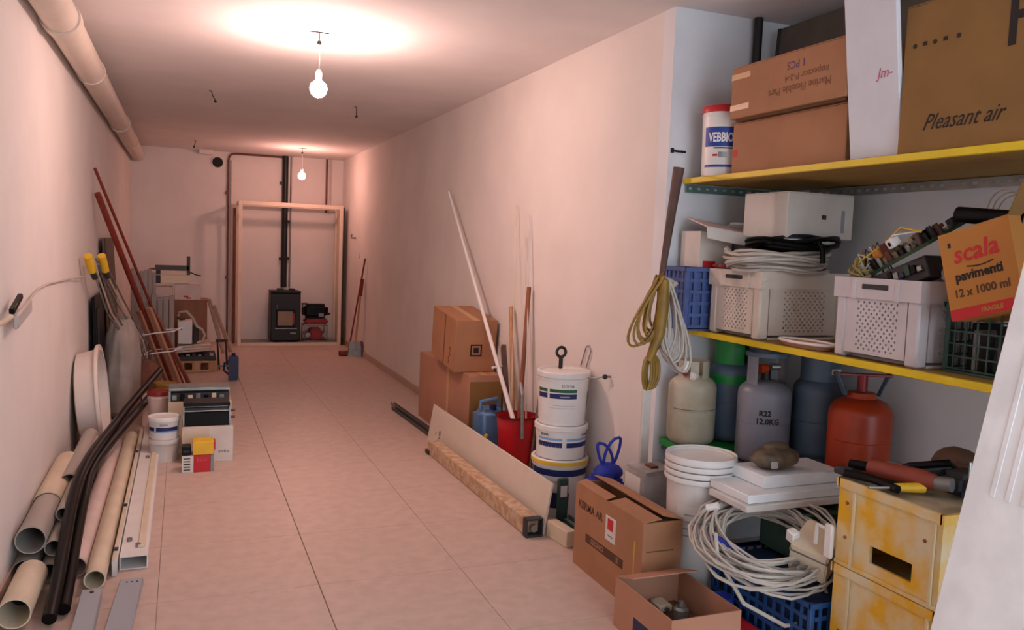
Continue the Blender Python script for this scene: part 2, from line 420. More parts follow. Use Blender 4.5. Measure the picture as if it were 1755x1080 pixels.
# ------------------------------------------------------------------ far left pile
def profile_panel(name, x0, x1, y, h, n, m, label, lean=.10):
    t = thing(name, label, 'metal panel', (x0, y, 0), rot=(-lean, 0, 0))
    w = (x1-x0)/n
    for i in range(n):
        hh = h*(1-.012*((i*7) % 4))
        G().box(i*w+.002, -.018+.006*(i % 2), 0, (i+1)*w-.004, .012, hh, .004).obj('panel_rib', m, t)
    return t
profile_panel('ribbed_panel', -.52, -.27, 9.75, 1.12, 6, lilac, 'tall ribbed grey metal panel leaning in the far left pile', .03)
profile_panel('ribbed_panel', -.31, -.08, 9.52, .86, 4, lilac, 'shorter lilac grey metal panel in front of the tall ribbed one', .03)
profile_panel('ribbed_panel', -.20, -.07, 9.25, .5, 3, lilac, 'lowest small grey metal panel in the far left pile', .03)
t = thing('side_cupboard', 'brown wooden cupboard panel behind the pallet on the left', 'cupboard', (-.32, 10.3, 0))
G().box(0, 0, 0, .59, .42, .725, .003).obj('body', woodb, t)
G().box(.2, -.018, .05, .585, 0, .735, .003).obj('door', woodb, t)
G().box(-.005, -.02, .725, .6, .43, .745, .003).obj('top', woodb, t)
def carton(name, label, loc, size, m=card, rz=0, tp=True, rot=None, cat='carton', flaps=0, group=None):
    t = thing(name, label, cat, loc, rz, group, rot)
    w, d, h = size
    if not flaps:
        G().box(0, 0, 0, w, d, h-.004, .003).obj('body', m, t)
        s = 1 if w >= d else 0
        if s:
            G().box(.001, .001, h-.004, w-.001, d/2-.001, h, 0).obj('top_flap', m, t); G().box(.001, d/2+.001, h-.004, w-.001, d-.001, h).obj('top_flap', m, t)
            if tp: G().box(-.001, d/2-.025, h, w+.001, d/2+.025, h+.0008).obj('tape_strip', tape, t)
        else:
            G().box(.001, .001, h-.004, w/2-.001, d-.001, h, 0).obj('top_flap', m, t); G().box(w/2+.001, .001, h-.004, w-.001, d-.001, h).obj('top_flap', m, t)
            if tp: G().box(w/2-.025, -.001, h, w/2+.025, d+.001, h+.0008).obj('tape_strip', tape, t)
    else:
        th = .005; g = G()
        g.box(0, 0, 0, w, d, th); g.box(0, 0, th, th, d, h); g.box(w-th, 0, th, w, d, h); g.box(th, 0, th, w-th, th, h); g.box(th, d-th, th, w-th, d, h)
        g.obj('body', m, t)
        fl_ = flaps if isinstance(flaps, (tuple, list)) else (flaps,)*4   # angles for -X, +X, -Y, +Y flap
        fh = min(w, d)*.45
        if fl_[0] is not None: G().box(0, .003, 0, fh, d-.003, .004, M=Matrix.Translation((.002, 0, h)) @ Matrix.Rotation(fl_[0], 4, 'Y')).obj('flap', m, t)
        if fl_[1] is not None: G().box(-fh, .003, 0, 0, d-.003, .004, M=Matrix.Translation((w-.002, 0, h)) @ Matrix.Rotation(-fl_[1], 4, 'Y')).obj('flap', m, t)
        if fl_[2] is not None: G().box(.003, 0, 0, w-.003, fh, .004, M=Matrix.Translation((0, .002, h)) @ Matrix.Rotation(-fl_[2], 4, 'X')).obj('flap', m, t)
        if fl_[3] is not None: G().box(.003, -fh, 0, w-.003, 0, .004, M=Matrix.Translation((0, d-.002, h)) @ Matrix.Rotation(fl_[3], 4, 'X')).obj('flap', m, t)
    return t
carton('small_carton', 'pinkish white carton on the brown cupboard, left one', (-.30, 10.32, .745), (.19, .3, .15), pinkish)
t = carton('small_carton', 'pinkish white carton with red print on the brown cupboard, right one', (-.09, 10.32, .745), (.29, .3, .185), pinkish)
patch(inkr, t, .1, -.002, .03, .15, 0, .05, label='red print'); patch(inkr, t, .13, -.002, .015, .18, 0, .03, label='red print')
t = thing('long_box', 'long beige box with a dark end lying on the pinkish cartons', 'box', (-.30, 10.32, .932))
G().box(.06, 0, 0, .37, .2, .10, .006).obj('body', mat('pale_beige', 'f0dcc0', .6), t)
lab(G().box(0, .01, 0, .06, .19, .09, .004).obj('end_cap', blackm, t), 'dark end cap')
t = thing('metal_bracket', 'dark grey metal bracket lying on top of the far left pile', 'bracket', (-.36, 10.36, 1.033))
G().box(.06, 0, .05, .43, .05, .11, .004).obj('arm', mat('olive_grey', '4c4d46', .6), t)
G().box(.40, 0, 0, .44, .06, .22, .004).obj('upright', mat('olive_grey', '4c4d46'), t)
G().box(0, 0, .055, .07, .02, .075, .003).obj('tip', copper, t)
G().box(.07, 0, 0, .12, .05, .05, .004).obj('support', darkg, t)
G().tube([(.44, .03, .03), (.52, .03, -.0), (.56, .03, -.005)], .008, 6).obj('rod', darkg, t)
# pallet with machine
t = thing('wooden_pallet', 'small wooden pallet on the floor in the far left pile', 'pallet', (-.07, 9.62, 0))
for y in (0, .25, .5): G().box(0, y, .1, .43, y+.14, .12, .002).obj('deck_board', woodl, t)
for x in (0, .17, .34):
    G().box(x, 0, .02, x+.09, .08, .1, .002).obj('block', woodl, t); G().box(x, .56, .02, x+.09, .64, .1, .002).obj('block', woodl, t)
for y in (0, .56): G().box(0, y, 0, .43, y+.08, .02, .002).obj('base_board', woodl, t)
t = thing('metal_tray', 'dark metal tray full of fittings on the pallet', 'tray', (-.05, 9.64, .12))
G().box(0, 0, 0, .4, .5, .05, .006).obj('tray_body', darkg, t)
for k in range(6):
    G().box(.03+.06*k, .02, .05, .07+.06*k, .1, .062+.008*(k % 3), .003).obj('fitting', greym if k % 2 else darkg, t)
t = thing('board_bundle', 'bundle of pale boards lying across the tray on the pallet', 'boards', (-.06, 9.70, .195), rot=(0, -.08, 0))
for k in range(3): G().box(.01*k, 0, .028*k, .34+.01*k, .4, .028*k+.025, .003).obj('board', laths if k != 1 else pinkish, t)
t = thing('pump', 'white pump housing with a curled hose on the pallet boards', 'pump', (-.05, 9.72, .295))
G().box(0, 0, .0, .15, .25, .26, .01).obj('housing', whitep, t)
G().box(.155, .05, 0, .22, .2, .2, .01).obj('motor', darkg, t)
lab(G().box(.03, -.002, .16, .045, 0, .18).obj('knob', woodb, t), 'brown knob')
hp = [(.0, -.0, .30), (.02, -.03, .36), (.09, -.03, .37), (.15, -.03, .30), (.2, -.03, .2), (.25, -.03, .17), (.28, -.03, .11), (.26, -.03, .04), (.2, -.03, .02)]
G().tube(hp, .014, 8).obj('hose', cablew, t)
G().tube([(-.01, -.03, .31), (.03, -.04, .28), (.08, -.04, .29)], .012, 8).obj('hose', darkg, t)
# leaning laths and stand
for k, (xt, yt, zt, xb, yb) in enumerate(((.30, 10.6, .74, .50, 11.15), (.36, 10.62, .66, .60, 11.3))):
    t_ = thing('leaning_lath', ['left', 'right'][k]+' one of the two pale laths leaning on the brown cupboard', 'lath', (xb, yb, 0))
    dv = Vector((xt-xb, yt-yb, zt)); q = dv.to_track_quat('Z', 'Y').to_matrix().to_4x4()
    G().box(-.02, -.012, 0, .02, .012, dv.length, .003, M=q).obj('lath', laths, t_)
    G().box(-.028, -.012, 0, -.02, .012, dv.length*.98, .002, M=q).obj('edge_strip', cardp, t_)
t = thing('folding_trestle', 'low grey metal trestle right of the pallet', 'trestle', (.39, 9.75, 0))
for x in (0, .09):
    G().tube([(x, 0, 0), (x-.02, .12, .3)], .01, 6).obj('leg', darkg, t); G().tube([(x, .26, 0), (x-.02, .14, .3)], .01, 6).obj('leg', darkg, t)
G().box(-.04, .11, .3, .09, .15, .33, .004).obj('top_bar', darkg, t)
G().box(-.02, .0, .03, .11, .015, .05, .003).obj('cross_bar', greym, t)
t = thing('plastic_jug', 'navy plastic jug standing alone on the floor near the pallet', 'jug', (.44, 8.98, 0))
G().box(.01, 0, 0, .11, .1, .255, .012, seg=2).obj('body', navy, t)
G().tube([(.06, .05, .25), (.06, .05, .285)], .02, 14).obj('cap', navy, t)
G().tube([(.015, .05, .2), (-.03, .05, .18), (-.035, .05, .1), (.012, .05, .06)], .01, 8).obj('handle', navy, t)

# ------------------------------------------------------------------ left wall group
t = thing('leaning_board', 'brownish board leaning on the left wall behind the poles', 'board', (-.57, 7.8, 0), rot=(0, -.05, 0))
G().box(0, 0, 0, .02, 1.0, 1.45, .003).obj('board', brownc, t)
G().box(.02, .0, .0, .025, .03, 1.45, .001).obj('edge_strip', blackm, t)
t = thing('dark_panel', 'black panel leaning low on the left wall behind the grey sack', 'board', (-.61, 6.98, 0), rot=(0, -.035, 0))
G().box(0, 0, 0, .02, .75, 1.0, .004).obj('board', blackp, t)
G().box(.02, .1, .5, .03, .5, .9, .004).obj('inset', darkg, t)
# sack
g = G()
prof = [(0.0, 0), (.6, 0), (.95, .08), (1.0, .35), (.97, .62), (.86, .83), (.62, .95), (.3, 1.0), (0, 1.02)]
q = len(g.b.verts); g.lathe([(r, z) for r, z in prof], 28)
for v in g.b.verts:
    a = math.atan2(v.co.y, v.co.x); k = 1+.05*sin(5*a+3*v.co.z)+.04*sin(9*a-7*v.co.z)
    v.co = Vector((v.co.x*.135*k, v.co.y*.23*k, v.co.z*.82))
bmesh.ops.subdivide_edges(g.b, edges=g.b.edges[:], cuts=1, use_grid_fill=True, smooth=.3)
t = thing('sack', 'large dusty grey sack standing against the left wall', 'sack', (-.455, 7.36, 0))
g.obj('sack_body', sackm, t)
# rods with yellow grips
t = thing('telescopic_rods', 'bundle of thin metal rods with yellow grips leaning on the left wall', 'rods', (-.60, 6.5, 1.27))
for k in range(6):
    a = Vector((.012*k, .03*k-.02, .02*(k % 3))); b = Vector((.20+.035*k, 1.25+.09*k, -.98-.07*(k % 3)))
    G().tube([a, a.lerp(b, .35)+Vector((.0, 0, -.05+.02*k)), a.lerp(b, .7)+Vector((.03, 0, .05)), b], .007, 6).obj('rod', [galv, laths, greym][k % 3], t)
for k, (dx, dy) in enumerate(((-.01, -.12), (.06, .06))):
    lab(G().tube([(dx, dy, .06), (dx+.015, dy+.10, -.05)], .028, 12).obj('grip', yelb, t), 'yellow grip')
    G().tube([(dx+.015, dy+.10, -.05), (dx+.03, dy+.15, -.1)], .02, 10).obj('clamp', darkg, t)
# poles
def pole(label, p0, p1, r, m, sq=False, group=None):
    t = thing('wooden_pole', label, 'pole', p0, group=group)
    d = Vector(p1)-Vector(p0)
    if sq:
        M = d.to_track_quat('Z', 'Y').to_matrix().to_4x4()
        G().box(-r, -r*.6, 0, r, r*.6, d.length, .003, M=M).obj('shaft', m, t)
    else: G().tube([(0, 0, 0), d*.5, d], r, 12).obj('shaft', m, t)
    return t
pole('thin dark red pole, longest of those leaning on the left wall', (.02, 8.62, .012), (-.64, 7.22, 1.99), .012, woodr)
pole('thick dark red pole leaning on the left wall beside the thin one', (-.08, 8.5, .03), (-.63, 7.30, 1.80), .024, woodr)
pole('pale square lath bundled with the dark red poles, front one', (.0, 8.3, .02), (-.28, 7.9, .85), .026, cardp, True)
pole('orange brown lath bundled with the dark red poles, middle one', (-.10, 8.28, .02), (-.36, 7.9, .82), .022, mat('lath_pink', 'a5735c', .6, var=.1), True)
pole('pinkish lath bundled with the dark red poles, right one', (.085, 8.42, .02), (-.22, 7.98, .78), .02, mat('lath_red', '8e5343', .6, var=.1), True)
t = thing('string_tie', 'white string tied round the bundle of poles at left', 'string', (-.2, 8.02, .55))
for k, z in enumerate((.06, -.12)):
    G().tube([(-.16-.0*k, -.05, z-.02), (-.02, -.09, z+.01), (.12, -.05, z+.02), (.2, .0, z+.05)], .006, 5).obj('strand', whitep, t)
    G().tube([(-.16, -.05, z-.02), (-.05, .08, z+.02), (.12, .05, z+.03), (.2, 0, z+.05)], .005, 5).obj('strand', whitep, t)
g = G(); g.ball((0, 0, .2), .13, (1, 1.1, 1.55), 3, .05)
for v in g.b.verts: v.co.z = max(v.co.z, 0)
tag(g.obj('brown_sack', mat('brown_sacking', '7d5244', .8, var=.2, bump=.4, bscale=12), None, (-.30, 7.88, 0)), 'small brown sack slumped between the grey sack and the poles', 'sack')
# round basin
t = thing('round_basin', 'white round basin standing on its rim against the left wall', 'basin', (-.640, 6.15, .365), rot=(0, radians(90-5), 0))
G().lathe([(0, 0), (.28, 0), (.31, .01), (.33, .12), (.355, .125), (.355, .14), (.32, .14), (.30, .03), (0, .025)], 48).obj('shell', mat('basin_white', 'dfd2c8', .5, var=.03), t)
G().lathe([(.325, .135), (.34, .125), (.362, .13), (.362, .15), (.325, .15), (.325, .135)], 48).obj('rim', mat('basin_white', 'dfd2c8'), t)
# wall rod and cable
t = thing('wall_pipe_stub', 'short pale pipe stub on the left wall holding a small grey box', 'pipe stub', (XL, 3.2, 1.15))
G().tube([(0, 0, .0), (.04, .0, 0), (.045, .36, -.002), (.045, .5, .005)], .011, 10).obj('stub', cream, t)
G().box(.03, .0, -.06, .05, .34, .0, .006, M=Matrix.Translation((0, .63, -.0)) @ Matrix.Rotation(.12, 4, 'X')).obj('socket_box', mat('grey_plastic', 'bdb4ae', .5), t)
G().box(.03, 0, -.012, .05, .20, .012, .004, M=Matrix.Translation((0, .55, .02)) @ Matrix.Rotation(.25, 4, 'X')).obj('plug', blackp, t)
tag(G().tube([(-.625, 4.15, 1.15), (-.655, 4.35, 1.18), (-.66, 4.6, 1.205), (-.66, 4.9, 1.215), (-.66, 5.7, 1.20), (-.62, 6.4, 1.19)], .005, 6).obj('wall_cable', cablew), 'pale cable strung along the left wall to the yellow grips', 'cable')
tag(G().tube([(XL, 3.52, 1.28), (XL+.03, 3.54, 1.24), (XL+.02, 3.55, 1.19)], .005, 6).obj('bare_wire', greym), 'thin twisted wire end on the left wall above the pipe stub', 'wire')

# ------------------------------------------------------------------ left floor pipes
def pvcpipe(label, x, z, y0, y1, r, m=pvc, x1=None, z1=None, sock=0):
    t = thing('plastic_pipe', label, 'pipe', (x, y0, z))
    e = ((x1 if x1 is not None else x)-x, y1-y0, (z1 if z1 is not None else z)-z)
    G().pipe((0, 0, 0), e, r, .005, 28).obj('pipe_wall', m, t)
    if sock: G().pipe((0, 0, 0), (0, sock, 0), r+.007, .0072, 28).obj('socket', m, t)
    v = Vector(e)
    G().lathe([(0, 0), (r-.0052, 0), (r-.0052, .01), (0, .01)], 20, Matrix.Translation(v*.5) @ v.to_track_quat('Z', 'Y').to_matrix().to_4x4()).obj('mouth_shade', pvcd, t)  # dark disc standing for the shade deep in the pipe
    return t
pvcpipe('grey plastic pipe with open mouth, uppermost round mouth in the left stack', -.595, .182, 3.9, 4.55, .060, pvc, -.60, .176)
pvcpipe('pale wider pipe at the wall, the uppermost grey pipe slides into it', -.600, .178, 4.4, 5.15, .068, cream, -.595, .19)
pvcpipe('narrow grey pipe right of the uppermost round mouth in the stack', -.512, .132, 3.92, 5.72, .036)
pvcpipe('dark mouthed grey pipe low against the left wall', -.615, .056, 3.88, 5.6, .050)
pvcpipe('low grey pipe between the wall pipe and the black tubes', -.522, .045, 3.86, 5.6, .042)
pvcpipe('short wide pipe piece nearest the bottom left corner of the photo', -.575, .075, 3.40, 3.80, .058, cream)
pvcpipe('long brownish grey pipe reaching back towards the white basin', -.535, .215, 4.65, 5.72, .046, pvc)
pvcpipe('small dark mouthed pipe on top of the stack beside the bent black tubes', -.502, .208, 4.15, 5.6, .032, pvc)
pvcpipe('cream round pipe with open end beside the white channel', -.335, .050, 3.72, 6.35, .042, cream)
pvcpipe('pinkish plastic pipe half hidden under the black tubes', -.425, .045, 3.9, 6.2, .045, pinkish)
def blacktube(label, pts, r):
    # smooth path
    P = [Vector(p) for p in pts]; out = []
    for i in range(len(P)-1):
        p0, p1, p2, p3 = P[max(i-1, 0)], P[i], P[i+1], P[min(i+2, len(P)-1)]
        for k in range(8):
            s = k/8
            out.append(.5*((2*p1)+(-p0+p2)*s+(2*p0-5*p1+4*p2-p3)*s*s+(-p0+3*p1-3*p2+p3)*s**3))
    out.append(P[-1]); o = P[0]
    return tag(G().tube([p-o for p in out], r, 12).obj('flexible_tube', blackp, None, o), label, 'tube')
blacktube('bent glossy black tube, left one of the pair on the pipe stack', [(-.46, 3.4, .04), (-.46, 3.6, .09), (-.466, 3.9, .167), (-.474, 4.3, .255), (-.466, 4.6, .292), (-.443, 5.0, .303), (-.405, 5.6, .285), (-.329, 6.6, .27), (-.172, 7.5, .354)], .026)
blacktube('bent glossy black tube, right one of the pair on the pipe stack', [(-.425, 3.5, .03), (-.43, 3.7, .06), (-.437, 4.0, .121), (-.442, 4.4, .205), (-.446, 4.8, .237), (-.400, 5.3, .25), (-.317, 6.0, .26), (-.225, 6.8, .262)], .026)
t = thing('cable_trunking', 'long white rectangular trunking with open end on the left floor', 'trunking', (-.255, 3.93, 0))
g = G(); g.box(0, 0, 0, .115, 2.8, .004); g.box(0, 0, .004, .004, 2.8, .056); g.box(.111, 0, .004, .115, 2.8, .056); g.box(0, 0, .056, .115, 2.8, .06)
g.obj('channel', whitep, t)
G().box(.004, .18, .004, .111, .185, .056).obj('mouth_shade', pvcd, t)  # dark panel standing for the shade inside the open end
G().box(.07, .1, .06, .1, 2.7, .07, .002).obj('ridge', cream, t)
for y, x in ((.2, .03), (.12, .07), (1.75, .05)):
    G().tube([(x, y, .058), (x, y, .075)], .012, 10).obj('screw', greym, t)
t = thing('cable_trunking', 'narrow pale trunking lying between cream pipe and wide white trunking', 'trunking', (-.282, 3.86, 0))
G().box(0, 0, 0, .022, 2.7, .075, .003).obj('channel', dirtyw, t)
G().box(.002, .0, .075, .018, 2.68, .08).obj('ridge', cream, t)
for y in (.1, .75, 1.9): G().box(.003, y, .08, .02, y+.03, .088, .002).obj('clip', darkg, t)
t = thing('steel_channel', 'grey steel channel at the bottom left, beside the cream pipe mouth', 'channel', (-.375, 3.0, 0))
G().box(0, 0, 0, .075, .64, .045, .003).obj('profile', mat('steel_paint', 'a2a6ac', .4), t); G().tube([(.04, .6, .04), (.04, .6, .05)], .008, 8).obj('rivet', darkg, t)
t = thing('steel_channel', 'grey steel channel at the bottom left, below the wide trunking end', 'channel', (-.275, 3.05, 0), rz=-.05)
G().box(0, 0, 0, .09, .70, .03, .003).obj('profile', mat('steel_paint', 'a2a6ac', .4), t)
for x in (.03, .05, .07): G().tube([(x, .66, .028), (x, .66, .032)], .004, 8).obj('rivet', darkg, t)

# ------------------------------------------------------------------ buckets
def bucket(name, label, loc, r, h, m=whitep, lid=None, taper=.88, rz=0, handle=True, group=None, open_=False, rims=1, cat='bucket'):
    t = thing(name, label, cat, loc, rz, group)
    if open_:
        G().lathe([(0, 0), (r*taper, 0), (r, h), (r+.008, h), (r+.008, h-.012), (r-.004, h-.012), (r*taper-.005, .006), (0, .006)], 36).obj('bucket_body', m, t)
    else:
        pr_ = [(0, 0), (r*taper, 0), (r*.985, h*.86)]
        for k in range(rims): pr_ += [(r*1.02, h*.86+k*.014), (r*1.02, h*.86+k*.014+.006), (r*.985, h*.86+k*.014+.008)]
        pr_ += [(r*.985, h-.02), (0, h-.02)]
        G().lathe(pr_, 40).obj('bucket_body', m, t)
        G().lathe([(r*1.0, h-.03), (r*1.045, h-.028), (r*1.045, h-.004), (r*1.02, h), (r*.93, h), (r*.91, h-.008), (0, h-.008), (0, h-.015), (r*1.0, h-.03)], 40).obj('lid', lid or m, t)
    if handle:
        for a in (-1, 1): G().ball((a*r*1.02, 0, h*.8), .012).obj('handle_lug', m, t)
        G().tube([(r*1.03*cos(a), -r*1.03*sin(a)*.9, h*.8-.5*h*sin(a)) for a in [pi*k/12 for k in range(13)]], .0028, 6).obj('bail_handle', greym, t)
    return t
# left pair
t = bucket('paint_bucket', 'lower white bucket of the small stack on the left floor', (-.11, 5.85, 0), .095, .15, dirtyw, handle=False)
t = bucket('paint_bucket', 'small white bucket with a blue label, on top of another at left', (-.11, 5.85, .151), .098, .148, whitep, handle=False)
band(labn, t, .094, .06, .085, -70, -38); band(labn, t, .094, .06, .085, -30, 60); band(labl, t, .094, .052, .058, -70, 60); text('SIGMA', .018, ink, t, (0, 0, .1), F=FY, bend=.096)
tag(G().box(0, 0, 0, .07, .12, .26, .006).obj('white_block', pinkish, None, (-.29, 6.9, 0)), 'pinkish white upright block left of the small bucket stack', 'block')
t = bucket('paint_bucket', 'tall pale tub with dark red lid behind the left bucket stack', (-.16, 6.45, 0), .075, .36, pinkish, redd, .95, handle=False)
t = bucket('paint_bucket', 'ochre tub behind the tub with the dark red lid', (-.13, 7.0, 0), .08, .33, mat('ochre', '8f6a24', .5, var=.2), None, .95, handle=False)
t = thing('blue_cloth', 'small blue rag on the floor behind the left tubs', 'rag', (-.06, 7.55, 0)); G().ball((0, 0, .05), .07, (1.3, .8, .7), 3, .08).obj('rag', bluef, t)
# white carton with black units
t = carton('white_carton', 'white carton holding the front black unit, left floor', (.0, 5.72, 0), (.32, .3, .235), cardw, tp=False)
text('amica', .03, darkg, t, (.26, -.001, .07), F=FY); G().box(-.0, -.003, .10, .17, 0, .225).obj('side_sheet', cream, t)
t = carton('white_carton', 'beige carton behind, holding the rear black and silver unit', (-.09, 6.12, 0), (.42, .3, .335), cream, tp=False)
def coil_unit(label, loc, w, d, h, n):
    t = thing('black_unit', label, 'electrical unit', loc)
    G().box(0, 0, 0, w, d, h*.62, .004).obj('casing', blackp, t)
    G().box(.004, .004, h*.62, w-.004, d-.004, h*.78, .002).obj('core', darkg, t)
    for k in range(n): G().box(.0, -.004+d*.05*k, h*.64+k*h*.09, w-.01, d*.8, h*.64+k*h*.09+.008, .001).obj('silver_strip', galv, t)
    G().box(-.002, 0, h*.86, w, d, h, .003).obj('top_cover', blackp, t)
    for x in (-.006, w-.006): G().box(x, -.004, .01, x+.012, .02, h*.85, .002).obj('end_bracket', galv, t)
    for z in (.3, .6): G().tube([(w, .05, h*z), (w+.035, .05, h*z)], .008, 8).obj('connector', copper, t)
    return t
coil_unit('black unit with silver strips on the white carton, front one', (.01, 5.76, .235), .29, .2, .155, 3)
t = thing('black_unit', 'silver framed black unit on the beige carton, rear one', 'electrical unit', (-.085, 6.13, .336))
G().box(0, 0, 0, .40, .2, .06, .004).obj('casing', darkg, t)
G().box(-.003, -.004, .075, .403, .2, .095, .003).obj('top_cover', galv, t); G().box(-.003, -.004, 0, .012, .006, .075, .002).obj('end_bracket', galv, t)
G().box(.01, .0, .062, .39, .19, .075).obj('gap_strip', blackp, t)
for k in range(7): G().box(.02+.052*k, -.008, .01, .05+.052*k, 0, .045+.01*(k % 2), .002).obj('terminal', [galv, blackp, cream][k % 3], t)
t = thing('glossy_box', 'red and white box on the floor under the yellow box', 'box', (.0, 5.48, 0))
G().box(.07, 0, 0, .17, .12, .11, .002).obj('red_panel', redp, t); G().box(0, 0.002, 0, .07, .12, .11, .002).obj('white_panel', paper, t); G().box(.17, .002, 0, .19, .12, .11, .002).obj('grey_edge', greym, t)
for k in range(5): G().box(.01, 0, .015+.018*k, .05, .002, .021+.018*k).obj('printed_line', ink, t)
text('EGO', .03, mat('pale_red', 'e06070', .5), t, (.12, -.001, .08), F=FY)
t = thing('yellow_box', 'yellow box on top of the red and white box', 'box', (.065, 5.48, .111))
G().box(0, 0, 0, .125, .12, .085, .003).obj('body', yelb, t); lab(G().box(.125, .0, .03, .135, .1, .08).obj('red_end', redp, t), 'red end')
t = thing('black_box', 'tiny black box beside the yellow box on the left', 'box', (.0, 5.48, .111)); G().box(0, 0, 0, .055, .1, .055, .004).obj('body', blackp, t); G().box(.01, -.002, .02, .045, 0, .035).obj('label_strip', darkg, t)

# ------------------------------------------------------------------ right wall group
t = carton('large_carton', 'large lower carton with teal sticker against the right wall', (1.93, 5.56, 0), (.25, 1.35, .565), cardp)
patch(cream, t, .03, -.001, .33, .07, 0, .39, 'sticker', 'cream sticker')
patch(teal, t, -.001, .06, .13, 0, .38, .2, 'sticker', 'teal sticker'); patch(tape, t, -.001, .5, .1, 0, .55, .56, 'tape_strip')
patch(ink, t, .1, -.001, .3, .14, 0, .31)
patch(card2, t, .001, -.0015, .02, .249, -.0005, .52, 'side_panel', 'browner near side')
t = carton('large_carton', 'upper carton marked 2 resting askew on the large lower carton', (1.855, 5.72, .567), (.32, .60, .39), card, rot=(radians(6), 0, 0))
text('2', .09, ink, t, (-.001, .12, .13), F=FX); text('S', .07, ink, t, (-.001, .14, .06), F=FX)
g = G(); g.box(.12, -.002, .12, .21, 0, .13); g.box(.12, -.002, .20, .21, 0, .21); g.box(.12, -.002, .12, .13, 0, .21); g.box(.2, -.002, .12, .21, 0, .21); g.box(.145, -.002, .145, .185, 0, .185); g.obj('printed_mark', ink, t)
G().box(-.001, .26, .0, 0, .28, .385).obj('seam', cardin, t)
for k, (x, m) in enumerate(((1.845, greym), (1.795, mat('dull_steel', '55524f', .5, .5)))):
    t = thing('steel_rail', ['grey', 'dark'][k]+' steel rail lying on the floor before the cartons, '+['wall side', 'aisle side'][k], 'rail', (x, 5.9+.1*k, 0), rz=.03)
    g = G(); g.box(0, 0, 0, .035, 1.5-.3*k, .004); g.box(0, 0, .004, .004, 1.5-.3*k, .03); g.box(.031, 0, .004, .035, 1.5-.3*k, .03); g.obj('profile', m, t)
t = thing('plastered_beam', 'long plaster spattered beam lying along the aisle floor', 'beam', (1.665, 3.86, 0), rz=.012)
G().box(0, 0, 0, .085, 1.75, .095, .006).obj('beam_body', osb, t)
g = G(); g.box(-.004, -.05, 0, .09, .0, .012); g.box(-.004, -.05, .012, .002, 0, .095); g.box(.084, -.05, .012, .09, 0, .095); g.box(-.004, -.05, .09, .09, 0, .098); g.obj('end_shoe', darkg, t)
G().tube([(.043, -.045, .045), (.043, -.03, .045)], .02, 12).obj('bolt', greym, t)
G().box(-.01, 1.70, 0, .05, 1.78, .03, .003).obj('foot_plate', darkg, t)
t = thing('white_board', 'long cream white board with 9 written on it, standing behind the beam', 'board', (1.765, 3.84, .0), rot=(0, radians(9), 0))
G().box(0, 0, 0, .014, 2.2, .275, .002).obj('board', mat('melamine', 'ddd0c0', .4, var=.02), t)
text('9', .10, inkb, t, (-.001, 1.93, .085), F=FX, flip=False); text('x', .05, inkb, t, (-.001, 2.02, .09), F=FX)
t = thing('timber_block', 'short cream timber block beside the near end of the beam', 'block', (1.80, 3.62, 0), rz=.1)
G().box(0, 0, 0, .06, .2, .085, .004).obj('block', cream, t); G().box(.06, .01, 0, .08, .19, .07, .002).obj('backing', darkg, t)
t = thing('metal_rails', 'bundle of short metal rails beside the timber block', 'rails', (1.90, 3.5, 0))
for k in range(3): G().box(.0+.035*k, .02*k, 0, .025+.035*k, .42+.02*k, .03+.012*k, .003).obj('rail', galv if k != 1 else greenst, t)
t = thing('green_box', 'dark green box standing at the foot of the bucket stack', 'box', (1.90, 3.94, 0), rz=.05); G().box(0, 0, 0, .06, .025, .26, .004).obj('body', greend, t); G().box(.01, -.003, .16, .05, 0, .22).obj('label_patch', paper, t)
# red bucket with rods
cx, cy = 2.055, 4.95
t = bucket('red_bucket', 'red bucket full of rods against the right wall', (cx, cy, 0), .135, .40, redp, open_=True, taper=.7, handle=False)
G().lathe([(.136, .388), (.143, .388), (.143, .402), (.136, .402), (.136, .388)], 36).obj('rim_band', blackp, t)
def rod(name, label, pts, r, m, cat='rod', sq=False):
    P = [Vector(p) for p in pts]; o = P[0]
    if sq:
        d = P[-1]-o; M = d.to_track_quat('Z', 'X').to_matrix().to_4x4()
        ob = G().box(-r, -r*.6, 0, r, r*.6, d.length, .003, M=M).obj(name, m, None, o)
    else: ob = G().tube([p-o for p in P], r, 10).obj(name, m, None, o)
    return tag(ob, label, cat)
rod('wooden_stick', 'longer brown wooden handle standing in the red bucket', [(2.06, 4.95, .02), (2.165, 5.09, 1.24)], .015, woodb, 'handle')
rod('wooden_stick', 'shorter orange brown handle standing in the red bucket', [(2.07, 5.0, .02), (2.165, 5.40, 1.08)], .015, woodl, 'handle')
rod('wood_slat', 'flat dark wooden slat leaning in the red bucket', [(2.02, 4.93, .05), (2.125, 5.42, .80)], .027, woodd, 'slat', True)
t = thing('white_rod', 'long white rod with a crosspiece leaning far left from the bucket', 'rod', (2.03, 4.88, .30))
d = Vector((.105, 2.0, 1.66))
G().tube([(0, 0, 0), d], .012, 8, rs=[.017, .009]).obj('rod', whitep, t)
G().tube([Vector((-.055, -.03, 0))+d*.22, Vector((.055, .03, 0))+d*.22], .009, 8).obj('crosspiece', whitep, t)
rod('thin_rod', 'thin pale rod standing upright, tallest in the red bucket', [(2.05, 5.02, .03), (2.18, 5.41, 1.80)], .0035, cream)
rod('thin_rod', 'thin grey rod in the red bucket leaning right', [(2.10, 4.88, .03), (2.18, 5.17, 1.72)], .004, dirtyw)
rod('thin_rod', 'second thin grey rod crossing behind the right leaning one', [(2.13, 4.92, .03), (2.185, 5.24, 1.58)], .0035, pipew)
rod('thin_rod', 'short metal rod at the right edge of the red bucket', [(2.12, 4.86, .03), (2.15, 4.80, .62)], .008, greym)
